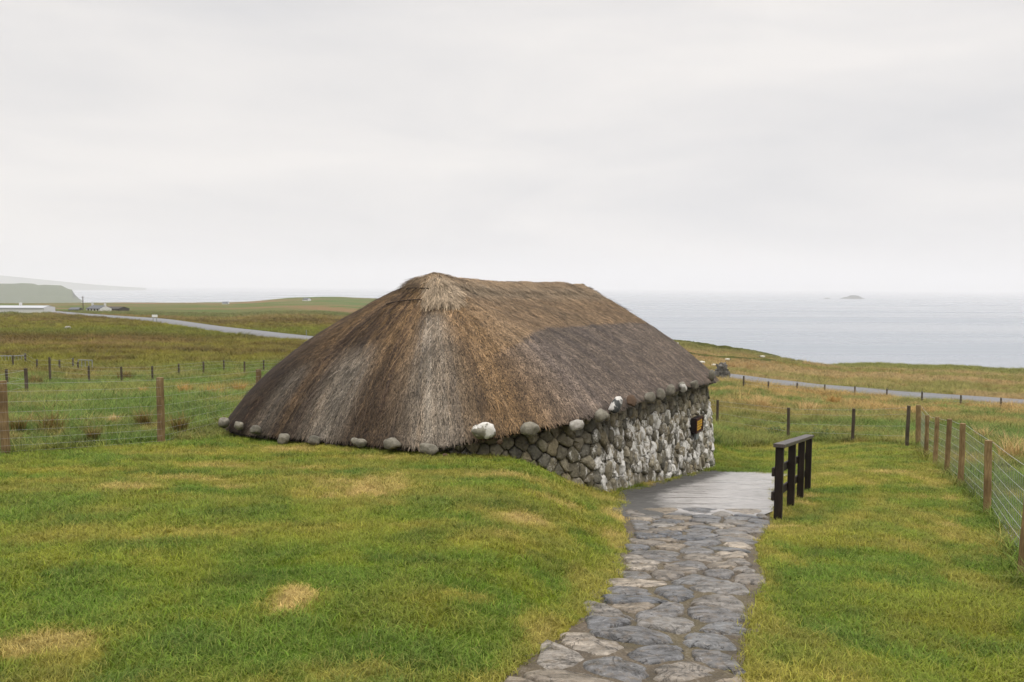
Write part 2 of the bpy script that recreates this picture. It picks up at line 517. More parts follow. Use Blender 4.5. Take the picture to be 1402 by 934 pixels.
def mat_sea():
    t = NT('sea_water')
    p = t.pos()
    n = t.noise(0.012, 8, 0.62, t.mapv(p, (0.6, 1.7, 1)))
    n2 = t.noise(0.0011, 4, 0.55, t.mapv(p, (0.5, 3.2, 1), (0, 0, math.radians(8))))
    n3 = t.noise(0.16, 4, 0.6, t.mapv(p, (0.6, 1.5, 1)))
    c = t.mix(n2, lin(118, 128, 140, 0.7), lin(140, 150, 160, 0.7))
    hb = t.math('ADD', t.math('MULTIPLY', n, 7.0), n3)
    t.pbr(c, t.rng(n2, 0.35, 0.65, 0.18, 0.34), t.bump(hb, 0.35, 1.0), 0.5)
    return t.m
M['sea'] = mat_sea()

def mat_hill(name, g, rock):
    t = NT(name)
    p = t.pos()
    nrm = t.n('ShaderNodeNewGeometry').outputs['Normal']
    sp = t.n('ShaderNodeSeparateXYZ'); t.l(nrm, sp.inputs[0])
    n = t.noise(0.02, 7, 0.65, p); n2 = t.noise(0.006, 4, 0.6, p)
    k = t.math('ADD', sp.outputs['Z'], t.math('MULTIPLY', t.math('SUBTRACT', n, 0.5), 0.35))
    c = t.mix(t.rng(k, 0.62, 0.8, 0, 1), rock, t.mix(n2, g, tuple(x * 0.7 for x in g)))
    t.pbr(c, 0.95, t.bump(n, 0.5, 8.0), 0.1)
    return t.m
M['headland'] = mat_hill('headland_turf', lin(100, 116, 56, 0.42), lin(44, 50, 50, 0.4))
M['island'] = mat_hill('island_rock', lin(84, 88, 72, 0.5), lin(58, 60, 62, 0.5))

# ------------------------------------------------------------------ terrain
U = np.array([0.475, 0.880]); U = U / np.linalg.norm(U)
Vv = np.array([-U[1], U[0]])
C0 = np.array([0.78, 11.0])                         # outer corner of the house footprint
L_H, W_H = 9.5, 7.75
def to_ab(x, y):
    dx = np.asarray(x) - C0[0]; dy = np.asarray(y) - C0[1]
    return dx * U[0] + dy * U[1], dx * Vv[0] + dy * Vv[1]

def on_plane(px, py, d0, sl):
    d = ray(px, py); Y = d0 / (-d.z - sl); return d.x * Y, Y
_L = [on_plane(a, b, 1.45, 0.15) for a, b in ((560, 1060), (700, 934), (760, 870), (815, 815), (845, 780), (857, 735), (852, 682))]
_R = [on_plane(a, b, 1.45, 0.15) for a, b in ((1052, 1060), (1036, 934), (1022, 870), (1045, 800), (1036, 740), (1058, 712), (1062, 656))]
LEFT_Y = [0] + [p[1] for p in _L] + [21, 40]
LEFT_X = [_L[0][0] - 0.8] + [p[0] for p in _L] + [6.2, 16]
RIGHT_Y = [0] + [p[1] for p in _R] + [40]
RIGHT_X = [0.6] + [p[0] for p in _R] + [17]

ROAD = [(1900, 55), (1700, 62), (1402, 75), (1250, 79), (1100, 82.5), (1000, 86), (930, 91), (800, 100), (600, 113), (410, 131),
        (300, 168), (212, 218), (150, 252), (100, 280), (40, 325), (-80, 380)]
ROADP = np.array([((p - 701) / FPX * Y, Y) for p, Y in ROAD])
def smooth_line(P, n=3):
    for _ in range(n):
        Q = [P[0]]
        for a, b in zip(P[:-1], P[1:]):
            Q += [a * 0.75 + b * 0.25, a * 0.25 + b * 0.75]
        Q.append(P[-1]); P = np.array(Q)
    return P
ROADP = smooth_line(ROADP)
def road_dist(x, y):
    x = np.asarray(x, float); d = np.full(x.shape, 1e9)
    for a, b in zip(ROADP[:-1:2], ROADP[2::2]):
        ab = b - a; t = np.clip(((x - a[0]) * ab[0] + (y - a[1]) * ab[1]) / (ab @ ab), 0, 1)
        d = np.minimum(d, np.hypot(x - a[0] - t * ab[0], y - a[1] - t * ab[1]))
    return d

PROF = {  # photograph column -> (depth, drop below the eye)
    -500: [(32, 4.6), (60, 6.8), (110, 8.5), (220, 11), (300, 12), (500, 17), (900, 22), (1000, 40), (1060, 82)],
    0:   [(32, 4.5), (46, 5.75), (60, 6.65), (72, 7.2), (110, 7.8), (160, 8.8), (220, 9.5), (300, 10.4), (500, 16.2), (900, 21), (960, 40), (1000, 82)],
    212: [(32, 4.5), (46, 5.7), (60, 6.65), (100, 7.8), (160, 8.9), (218, 9.8), (300, 11.6), (500, 15.2), (1000, 21.5), (1060, 40), (1100, 82)],
    340: [(32, 4.5), (46, 5.5), (60, 6.5), (110, 8.2), (150, 9.2), (200, 10.4), (400, 14), (700, 17), (1000, 20), (1060, 40), (1100, 82)],
    410: [(32, 4.6), (60, 6.6), (131, 9.0), (200, 10.6), (400, 13.6), (700, 16.2), (850, 15.0), (1000, 14.6), (1060, 40), (1100, 82)],
    465: [(32, 4.7), (60, 6.8), (128, 9.2), (200, 10.8), (400, 14), (700, 16.2), (850, 14.4), (1000, 13.2), (1060, 40), (1100, 82)],
    530: [(32, 4.9), (60, 7.2), (120, 9.5), (200, 11.2), (400, 15), (700, 17.2), (850, 16), (1000, 15.2), (1060, 40), (1100, 82)],
    700: [(32, 5.3), (60, 8.0), (105, 10), (200, 14), (400, 30), (520, 60), (600, 82)],
    850: [(32, 5.6), (60, 8.4), (96, 10.2), (200, 12.6), (240, 20), (300, 50), (360, 82)],
    930: [(32, 5.6), (60, 8.2), (90, 10.2), (130, 12.0), (200, 13.7), (220, 24), (300, 82)],
    1000: [(32, 5.6), (60, 8.0), (86, 9.95), (130, 12.6), (190, 14.7), (210, 26), (300, 82)],
    1080: [(32, 5.7), (60, 8.4), (83, 10.3), (130, 13.6), (185, 16.2), (200, 26), (300, 82)],
    1135: [(32, 5.7), (60, 8.6), (82, 10.6), (130, 14.1), (180, 17.3), (235, 23.2), (255, 36), (310, 82)],
    1160: [(32, 5.7), (60, 8.7), (82, 10.7), (130, 14.3), (180, 18.2), (235, 21.9), (255, 36), (310, 82)],
    1250: [(32, 5.8), (60, 8.9), (79, 10.9), (130, 14.9), (180, 18.6), (235, 22.2), (255, 36), (310, 82)],
    1402: [(32, 5.9), (60, 9.2), (75, 11.0), (130, 15.4), (180, 19.4), (235, 23.0), (255, 36), (310, 82)],
    1900: [(32, 5.9), (60, 9.6), (75, 12), (130, 17), (180, 21), (235, 26), (255, 40), (310, 82)],
}
PK = sorted(PROF)
TH = np.array([math.atan((k - 701) / FPX) for k in PK])
LR = np.linspace(math.log(10), math.log(1600), 260)
TAB = []
for k, th in zip(PK, TH):
    r = np.array([Y / math.cos(th) for Y, d in PROF[k]]); d = np.array([d for Y, d in PROF[k]])
    r = np.concatenate([[10], r, [1700]]); d = np.concatenate([[1.7 + (d[0] - 1.7) * 10 / r[1]], d, [82]])
    row = np.interp(np.exp(LR), r, d)
    ker = np.array([1, 2, 3, 2, 1]) / 9.0
    row = np.convolve(np.pad(row, 2, mode='edge'), ker, mode='valid')
    TAB.append(row)
TAB = np.array(TAB)

def far_drop(x, y):
    th = np.clip(np.arctan2(x, y), TH[0], TH[-1]); r = np.hypot(x, y)
    i = np.clip(np.searchsorted(TH, th) - 1, 0, len(TH) - 2)
    ft = (th - TH[i]) / (TH[i + 1] - TH[i]); ft = ft * ft * (3 - 2 * ft) * 0.5 + ft * 0.5
    q = np.clip((np.log(np.maximum(r, 10)) - LR[0]) / (LR[1] - LR[0]), 0, len(LR) - 1.001)
    j = q.astype(int); fr = q - j
    g = lambda ii, jj: TAB[ii, jj]
    a = g(i, j) * (1 - fr) + g(i, j + 1) * fr
    b = g(i + 1, j) * (1 - fr) + g(i + 1, j + 1) * fr
    return a * (1 - ft) + b * ft

def in_path(x, y, m=0.0):
    lx = np.interp(y, LEFT_Y, LEFT_X) - m; rx = np.interp(y, RIGHT_Y, RIGHT_X) + m
    wob = (vnoise(np.asarray(y) * 2.2, np.asarray(x) * 0.3, 5) - 0.5) * 0.16
    near = (np.asarray(y) < 17.2 + (np.asarray(x) - 4.5) * -0.6)
    return (x > lx + wob) & (x < rx + wob * 0.8) & near

def zg(x, y, detail=True):
    x = np.asarray(x, float); y = np.asarray(y, float)
    yc = np.clip(y, -3, 45)
    Ld = 1.7 + 0.072 * yc
    Pd = 1.45 + 0.15 * yc - 0.028 * np.clip(yc - 17.5, 0, 30)
    Rd = 1.7 + 0.1255 * yc - 0.012 * np.clip(yc - 20, 0, 30)
    lx = np.interp(yc, LEFT_Y, LEFT_X); rx = np.interp(yc, RIGHT_Y, RIGHT_X)
    bw = np.interp(yc, [0, 4, 12, 20, 40], [0.6, 0.8, 1.9, 4.0, 14])
    wl_ = sstep(x, lx - bw, lx + 0.06)
    wr = sstep(x, rx + 0.05, rx + 2.2)
    near = Ld * (1 - wl_) + (Pd * (1 - wr) + Rd * wr) * wl_
    r = np.hypot(x, y)
    w = sstep(r, 22, 36)
    d = near * (1 - w) + far_drop(x, y) * w
    z = EYE - d
    if detail:
        lawn = 1 - sstep(r, 18, 30)
        z = z + lawn * 0.05 * (fbm(x * 0.9, y * 0.9, 3, 3) - 0.5) * (1 - 0.8 * in_path(x, y, 0.2))
        rd = road_dist(x, y) if np.ndim(x) and x.size > 1 else road_dist(np.atleast_1d(x), np.atleast_1d(y))[0]
        rk = sstep(rd, 4, 14)
        field = sstep(r, 18, 45) * rk
        amp = np.interp(r, [0, 30, 80, 300, 1000], [0, 0.25, 0.6, 2.2, 3.0])
        z = z + field * amp * (fbm(x / np.maximum(3, r * 0.07), y / np.maximum(3, r * 0.07), 9, 3) - 0.5)
        z = z + field * np.minimum(amp, 0.5) * 0.7 * (fbm(x * 0.45, y * 0.45, 13, 4, 0.6) - 0.5)
        z = z - 0.07 * in_path(x, y, -0.03)
    return z

def zg1(x, y): return float(zg(np.array([x, x]), np.array([y, y]))[0])

YS = np.concatenate([np.linspace(3, 40, 400), np.exp(np.linspace(math.log(40), math.log(1300), 900))])
def ground_at(px, py):
    """where the sight line through a photograph pixel meets the ground"""
    d = ray(px, py)
    z = zg(d.x * YS, YS); lz = EYE + d.z * YS
    k = np.argmax(lz <= z)
    if lz[k] > z[k]: k = len(YS) - 1
    Y = YS[k]
    return Vector((d.x * Y, Y, float(z[k])))

# ---- ground colours
def cl(*a, k=0.55): return np.array(lin(*a, k))
def mixc(c, m, col):
    m = np.clip(m, 0, 1)[:, None]
    return c * (1 - m) + np.asarray(col)[None, :] * m

_fa, _fb = ground_at(8, 622), ground_at(221, 607)
def left_fence_side(x, y): return (x - _fb.x) - (y - _fb.y) * (_fb.x - _fa.x) / (_fb.y - _fa.y) * 1.0          # >0 inside the lawn
_rf = [ground_at(a, b) for a, b in ((1400, 790), (1351, 705), (1315, 667), (1296, 650), (1280, 636), (1268, 628), (1257, 612))]
def right_fence_x(y): return np.interp(y, [0] + [p.y for p in _rf] + [60], [_rf[0].x - _rf[0].y * 0.445] + [p.x for p in _rf] + [_rf[-1].x + (60 - _rf[-1].y) * 0.44])
_bf = [ground_at(a, b) for a, b in ((890, 575), (982, 585), (1079, 603), (1167, 606), (1257, 611))]
def back_fence_y(x): return np.interp(x, [-20] + [p.x for p in _bf] + [40], [27] + [p.y for p in _bf] + [_bf[-1].y])
def lawn_mask(x, y):
    r = np.hypot(x, y)
    m = sstep(left_fence_side(x, y), -0.1, 0.25) * (1 - sstep(x - right_fence_x(y), -0.15, 0.15))
    return m * (1 - sstep(y - back_fence_y(x), -0.5, 0.1))

SPOTS = [(790, 668, .7, .5, .65), (842, 705, .3, .9, .75), (715, 655, .9, .35, .55), (848, 740, .14, .6, .7), (600, 648, .8, .2, .5), (450, 640, .8, .2, .45), (260, 655, .9, .22, .5), (1160, 660, .7, .9, .35), (1230, 700, .3, 1.4, .4),
   # dry patches of the lawn: photograph x, y, half width (m), half depth (m), strength
    (397, 822, .22, .32, 1.0), (640, 824, .22, .12, .55), (55, 885, .36, .22, .75), (90, 905, .2, .2, .5), (715, 716, .38, .45, .85), (690, 735, .45, .2, .6),
    (180, 667, .5, .35, .75), (100, 735, .55, .5, .35), (290, 640, .9, .3, .6), (110, 645, 1.1, .22, .5), (60, 660, .8, .25, .5),
    (230, 622, 1.2, .3, .55), (420, 655, .7, .2, .45), (560, 660, .7, .25, .4), (760, 690, .5, .4, .6), (820, 670, .5, .3, .6),
    (645, 650, .9, .15, .5), (500, 700, .4, .2, .35), (1255, 755, .18, .9, .4), (1280, 715, .2, .9, .55), (1330, 740, .3, .8, .55), (1330, 800, .3, .5, .4),
    (1075, 722, .3, .2, .9), (1100, 690, .2, .6, .7), (1290, 660, .4, 1.6, .6), (1150, 640, 1.0, .5, .35), (1050, 615, 2.0, .5, .45), (1200, 620, 2, .4, .3),
    (835, 740, .16, .7, .7), (800, 800, .2, .5, .5), (1060, 760, .15, .8, .5), (740, 870, .16, .5, .6), (1045, 850, .12, .7, .4), (150, 700, .4, .3, .35), (330, 690, .6, .2, .3),
]
SPOTW = None
def ground_col(x, y):
    global SPOTW
    r = np.hypot(x, y); lm = lawn_mask(x, y)
    px = 701 + FPX * x / np.maximum(y, 1)
    # lawn
    n1 = fbm(x * 0.55, y * 0.9, 21, 4, 0.55); n2 = fbm(x * 2.1, y * 2.6, 22, 4, 0.6); n3 = fbm(x * 0.25, y * 1.1, 23, 4, 0.6)
    n4 = fbm(x * 7, y * 7, 24, 3, 0.6)
    dry = sstep(n1 * 0.55 + n2 * 0.3 + n3 * 0.3 + n4 * 0.15, 0.64, 0.98) * 0.8
    dry = dry + 0.26 * sstep(y, 6.5, 10) * sstep(fbm(x * 0.7, y * 1.6, 25, 4, 0.6), 0.42, 0.62)
    if SPOTW is None:
        SPOTW = [(ground_at(a, b), c, d, e) for a, b, c, d, e in SPOTS]
    for p, sx, sy, st in SPOTW:
        wx = (fbm(x * 2.5, y * 2.5, 31, 3) - 0.5) * 0.9; wy = (fbm(x * 2.5, y * 2.5, 32, 3) - 0.5) * 0.9
        q = np.hypot((x - p.x) / sx + wx, (y - p.y) / sy + wy)
        dry = np.maximum(dry, st * (1 - sstep(q, 0.35, 1.35)))
    lx = np.interp(y, LEFT_Y, LEFT_X); rx = np.interp(y, RIGHT_Y, RIGHT_X)
    edge = np.minimum(np.abs(x - lx), np.abs(x - rx))
    dry = np.maximum(dry, (1 - sstep(edge, 0.0, np.where(x < (lx + rx) / 2, 0.36, 0.2))) * (y < 17) * (0.05 + 0.7 * n2))
    # pale lines left by the mower, bending round the mound
    arc = np.sin((np.hypot(x + 3.0, y - 16.0) + 0.35 * fbm(x * 0.5, y * 0.5, 26, 3)) * 2 * math.pi / 1.05)
    dry = dry + 0.22 * sstep(arc, 0.35, 0.95) * sstep(y, 6.5, 9) * sstep(fbm(x * 0.35, y * 0.35, 27, 3), 0.4, 0.6)
    dry = np.clip(dry * (0.7 + 0.6 * n4), 0, 1)
    base = np.tile(cl(98, 128, 38), (len(x), 1))
    base = mixc(base, sstep(n2, 0.45, 0.7), cl(122, 136, 38)); base = mixc(base, sstep(n1, 0.52, 0.72) * 0.7, cl(82, 112, 46))
    base = mixc(base, sstep(n3, 0.5, 0.75) * 0.6, cl(156, 156, 52))
    base = mixc(base, sstep(fbm(x * 1.2, y * 1.5, 41, 4), 0.58, 0.76) * 0.25, cl(150, 122, 48))
    base = mixc(base, sstep(fbm(x * 1.7, y * 2.2, 42, 4), 0.58, 0.74) * 0.6, cl(58, 90, 26))
    lawn = mixc(base, sstep(dry, 0.0, 0.5) * 0.75, cl(160, 150, 66)); lawn = mixc(lawn, sstep(dry, 0.45, 1.0), cl(196, 172, 108))
    # rough field
    f1 = fbm(x * 0.16, y * 0.3, 51, 5, 0.6); f2 = fbm(x * 0.6, y * 1.0, 52, 4, 0.6); f3 = fbm(x * 0.03, y * 0.07, 53, 5, 0.62); f4 = fbm(x * 0.011, y * 0.03, 54, 5, 0.65)
    fld = np.tile(cl(98, 128, 50), (len(x), 1))
    fld = mixc(fld, sstep(f2, 0.45, 0.7) * 0.8, cl(72, 102, 36)); fld = mixc(fld, sstep(f1, 0.5, 0.68) * 0.8, cl(142, 138, 66)); fld = mixc(fld, sstep(fbm(x * 0.9, y * 1.2, 58, 4, 0.6), 0.6, 0.74) * 0.7, cl(170, 144, 88)); fld = mixc(fld, sstep(fbm(x * 0.8, y * 1.1, 59, 4, 0.6), 0.62, 0.74) * 0.7, cl(58, 66, 28))
    left = px < 640
    wheat = sstep(f1 * 0.6 + f3 * 0.5, 0.50, 0.68) * sstep(np.where(left, y, y + 10), 42, 58)
    fld = mixc(fld, wheat * np.where(left, 0.5, 0.85), cl(156, 126, 76))
    fld = mixc(fld, (~left) * sstep(y, 34, 50) * sstep(f2 * 0.5 + f1 * 0.5, 0.42, 0.6) * 0.8, cl(190, 156, 100))
    # moor
    moor = np.tile(cl(134, 126, 42), (len(x), 1))
    moor = mixc(moor, sstep(f3, 0.48, 0.64), cl(128, 128, 32)); moor = mixc(moor, sstep(f1, 0.5, 0.66) * 0.8, cl(92, 66, 26))
    moor = mixc(moor, sstep(f4, 0.52, 0.64) * 0.8, cl(96, 70, 28)); moor = mixc(moor, sstep(f2, 0.58, 0.72) * 0.8, cl(56, 50, 18))
    moor = mixc(moor, sstep(fbm(x * 0.05, y * 0.12, 57, 4), 0.58, 0.7) * 0.7, cl(146, 116, 72))
    moor = mixc(moor, sstep(y, 120, 150) * (1 - sstep(y, 170, 200)) * sstep(f4, 0.4, 0.55) * 0.6, cl(112, 130, 32))
    far = np.tile(cl(112, 116, 66), (len(x), 1))
    far = mixc(far, sstep(fbm(x * 0.008, y * 0.02, 61, 4), 0.46, 0.58), cl(146, 120, 86)); far = mixc(far, sstep(fbm(x * 0.02, y * 0.03, 62, 4), 0.5, 0.66), cl(96, 116, 56))
    far = mixc(far, sstep(y, 520, 700) * sstep(px, 350, 420) * 0.55, cl(100, 122, 70))
    rightfar = np.tile(cl(174, 150, 104), (len(x), 1))
    rightfar = mixc(rightfar, sstep(f3, 0.5, 0.62) * 0.85, cl(132, 134, 62)); rightfar = mixc(rightfar, sstep(f1, 0.55, 0.72) * 0.8, cl(168, 126, 80))
    rightfar = mixc(rightfar, sstep(f2, 0.6, 0.76) * 0.6, cl(104, 114, 46))
    rightfar = mixc(rightfar, sstep(y, 168, 200) * (px > 1080), cl(128, 132, 62)); rightfar = mixc(rightfar, sstep(y, 150, 175) * (px < 1100) * 0.8, cl(120, 124, 62))
    lf = fld * 1.0
    w1 = sstep(r, 58, 86)[:, None]; lf = lf * (1 - w1) + moor * w1
    w2 = sstep(r, 260, 380)[:, None]; lf = lf * (1 - w2) + far * w2
    w3 = sstep(r, 74, 96)[:, None]; rf = fld * (1 - w3) + rightfar * w3
    wr = sstep(px, 600, 800)[:, None]
    c = lf * (1 - wr) + rf * wr
    c = c * (1 - lm[:, None]) + lawn * lm[:, None]
    # the sea cliffs: bare rock and steep turf
    return c, dry * lm, wheat

# ---- one sheet of ground, polar about the view point, finer in front
fine = np.radians(np.arange(-50, 50.01, 0.14)); coarse = np.radians(np.arange(54, 306.1, 4))
ANG = np.concatenate([fine, coarse])
RAD = np.concatenate([[0.4, 0.9, 1.5, 2.1, 2.7], np.exp(np.linspace(math.log(3.2), math.log(40), 250)), np.exp(np.linspace(math.log(40), math.log(1500), 270))[1:]])
A, R = np.meshgrid(ANG, RAD)
GX, GY = R * np.sin(A), R * np.cos(A)
gx, gy = GX.ravel(), GY.ravel()
gz = zg(gx, gy)
ha, hb_ = to_ab(gx, gy)
in_house = (ha > 0.9) & (ha < L_H - 0.9) & (hb_ > 0.9) & (hb_ < W_H - 0.9)
gcol, gdry, gwheat = ground_col(gx, gy)
nA, nR = len(ANG), len(RAD)
idx = np.arange(nA * nR).reshape(nR, nA)
nxt = np.roll(idx, -1, axis=1)
Fq = np.stack([idx[:-1], nxt[:-1], nxt[1:], idx[1:]], -1).reshape(-1, 4)[:, ::-1]
V = np.stack([gx, gy, gz], 1)
gme = mesh_np('ground', V, Fq, M['ground'], {'col': gcol}, smooth=True)
tag(link('ground', gme), kind='structure')

# ------------------------------------------------------------------ sea, far land, haze
def ring_sheet(name, r0, r1, nr, na, z, mat):
    rad = np.exp(np.linspace(math.log(r0), math.log(r1), nr)); an = np.linspace(0, 2 * math.pi, na, endpoint=False)
    a, r = np.meshgrid(an, rad)
    ii = np.arange(nr * na).reshape(nr, na); jj = np.roll(ii, -1, 1)
    F = np.stack([ii[:-1], jj[:-1], jj[1:], ii[1:]], -1).reshape(-1, 4)
    return link(name, mesh_np(name, np.stack([(r * np.sin(a)).ravel(), (r * np.cos(a)).ravel(), np.full(r.size, z)], 1), F[:, ::-1], mat))
SEA = EYE - 77.0
tag(ring_sheet('sea', 150, 30000, 40, 96, SEA, M['sea']), kind='structure')

def land_mass(name, mat, crest, Y, front, back, cliff, seed, kind='structure'):
    """a hill rising from the sea: crest = [(photo x, photo y)], its foot `front` metres nearer"""
    cx = np.array([c[0] for c in crest], float); cy = np.array([c[1] for c in crest], float)
    px = np.linspace(cx[0], cx[-1], 220); py = np.interp(px, cx, cy)
    rows = np.concatenate([np.linspace(0, 1, 26), np.linspace(1, 2, 12)[1:]])
    Vs = []
    for t in rows:
        for a, b in zip(px, py):
            p = at(a, b, Y)
            jx = vnoise(np.array([a * 0.05 + seed]), np.array([t * 5.0]), seed)[0] - 0.5
            e = max(0.0, p.z - SEA)
            if t <= 1:
                h = (cliff * t ** 1.2 if t < 0.72 else cliff * 0.675 + (1 - cliff * 0.675) * ((t - 0.72) / 0.28) ** 0.8)
                dep = Y - front * (1 - t) ** 1.0 + front * 0.1 * jx
            else:
                h = max(0, 1 - (t - 1) * 1.1); dep = Y + back * (t - 1)
            h *= 1 + 0.12 * jx * (1 if t < 0.95 else 0)
            x = p.x * (dep / Y)
            Vs.append((x, dep, SEA - 2 + (e + 2) * h))
    n = len(px); ii = np.arange(len(rows) * n).reshape(len(rows), n)
    F = np.stack([ii[:-1, :-1], ii[:-1, 1:], ii[1:, 1:], ii[1:, :-1]], -1).reshape(-1, 4)
    return tag(link(name, mesh_np(name, np.array(Vs), F, mat, smooth=True)), kind=kind)
land_mass('headland_hill', M['headland'], [(-420, 384), (-200, 386), (-60, 388), (0, 388.4), (18, 388.6), (30, 387.8), (46, 388.5), (52, 390.5), (62, 390), (84, 391), (90, 394), (95, 396.5), (98, 396), (102, 403), (112, 412.6), (118, 418)], 3500, 420, 700, 0.55, 3)
land_mass('distant_hill', M['headland'], [(-700, 356), (-420, 366), (-200, 371), (-60, 374.5), (0, 377), (40, 381), (80, 385), (120, 389), (160, 392.0), (200, 394.5)], 11500, 900, 2500, 0.9, 5)
land_mass('island', M['island'], [(1149, 409.6), (1155, 407.2), (1160, 406.4), (1164, 404.6), (1170, 404.2), (1176, 405.4), (1180, 407.6), (1186, 409.6)], 6000, 60, 120, 0.8, 7)
land_mass('islet', M['island'], [(1127, 409.2), (1130, 407.8), (1134, 407.6), (1138, 409.2)], 6000, 30, 60, 0.8, 8)

hz = NT('haze')
pv = hz.n('ShaderNodeVolumePrincipled')
pv.inputs['Color'].default_value = (0.855, 0.85, 0.852, 1)
pv.inputs['Density'].default_value = 0.00013
pv.inputs['Anisotropy'].default_value = 0.0
hz.l(pv.outputs[0], hz.out.inputs['Volume'])
hb = MB(); HZ0, HZ1 = SEA - 8, 420
hb.box((0, 0, (HZ0 + HZ1) / 2), (64000, 64000, HZ1 - HZ0))
tag(hb.build('haze', hz.m), kind='stuff')

# ------------------------------------------------------------------ road
rc = ROADP
tg = np.gradient(rc, axis=0); tg /= np.linalg.norm(tg, axis=1)[:, None]
nr_ = np.stack([-tg[:, 1], tg[:, 0]], 1)
nr_[(nr_ * rc).sum(1) < 0] *= -1                      # away from the viewer
Vr = []
for s, dz in ((-3.3, -0.4), (-3.0, 0.16), (0, 0.33), (3.0, 0.5), (3.3, -0.5)):
    q = rc + nr_ * s
    Vr.append(np.stack([q[:, 0], q[:, 1], zg(q[:, 0], q[:, 1], False) + dz], 1))
n = len(rc); Vr = np.concatenate(Vr)
ii = np.arange(5 * n).reshape(5, n)
Fr = np.stack([ii[:-1, :-1], ii[:-1, 1:], ii[1:, 1:], ii[1:, :-1]], -1).reshape(-1, 4)
tag(link('road', mesh_np('road', Vr, Fr, M['road'], smooth=False)), kind='structure')

# ------------------------------------------------------------------ path: earth bed, flagstones, concrete apron
def strip_mesh(y0, y1, ny, nx, lift, fn=None, edge=0.06):
    ys = np.linspace(y0, y1, ny); V = []
    for y in ys:
        lx, rx = np.interp(y, LEFT_Y, LEFT_X), np.interp(y, RIGHT_Y, RIGHT_X)
        wob = (vnoise(np.array([y * 2.2]), np.array([0.5]), 5)[0] - 0.5) * 0.12
        for t in np.linspace(0, 1, nx):
            V.append((lx - edge + wob + t * (rx - lx + 2 * edge), y))
    V = np.array(V)
    z = zg(V[:, 0], V[:, 1], False) + lift
    if fn is not None: z = z + fn(V[:, 0], V[:, 1])
    ii = np.arange(ny * nx).reshape(ny, nx)
    F = np.stack([ii[:-1, :-1], ii[:-1, 1:], ii[1:, 1:], ii[1:, :-1]], -1).reshape(-1, 4)
    return np.column_stack([V, z]), F
def bedz(x, y): return 0.026 * (fbm(x * 3, y * 3, 71, 4) - 0.5) + 0.014 * (fbm(x * 14, y * 14, 72, 3) - 0.5)
Vb, Fb = strip_mesh(0.5, 11.6, 420, 60, -0.004, bedz, 0.06)
path = tag(link('path', mesh_np('path', Vb, Fb, M['bed'], smooth=True)), kind='structure')

def clip_cell(c, nb, half):
    poly = [c + np.array(q) for q in ((-half, -half), (half, -half), (half, half), (-half, half))]
    for o in nb:
        m = (c + o) / 2; d = o - c; out = []
        for i in range(len(poly)):
            a, b = poly[i], poly[(i + 1) % len(poly)]
            da, db = (a - m) @ d, (b - m) @ d
            if da <= 0: out.append(a)
            if da * db < 0: out.append(a + (b - a) * da / (da - db))
        poly = out
        if len(poly) < 3: return None
    return np.array(poly)
def shrink(poly, g):
    c = poly.mean(0); P = []
    n = len(poly)
    for i in range(n):
        d = poly[i] - c; l = np.linalg.norm(d)
        P.append(c + d * max(0.2, (l - g) / max(l, 1e-6)))
    return np.array(P)
def chaikin(P, k=2, q=0.25):
    for _ in range(k):
        Q = []
        for i in range(len(P)):
            a, b = P[i], P[(i + 1) % len(P)]
            Q += [a * (1 - q) + b * q, a * q + b * (1 - q)]
        P = np.array(Q)
    return P
def relax_points(n, inside, xr, yr, dist, tries=20000, seed=1):
    rg = np.random.default_rng(seed); P = []
    for _ in range(tries):
        p = np.array([rg.uniform(*xr), rg.uniform(*yr)])
        if not inside(p): continue
        dd = dist(p)
        if all(((p[0] - q[0]) / 1.35) ** 2 + (p[1] - q[1]) ** 2 > dd * dd for q in P[-4000:]): P.append(p)
        if len(P) >= n: break
    return np.array(P)

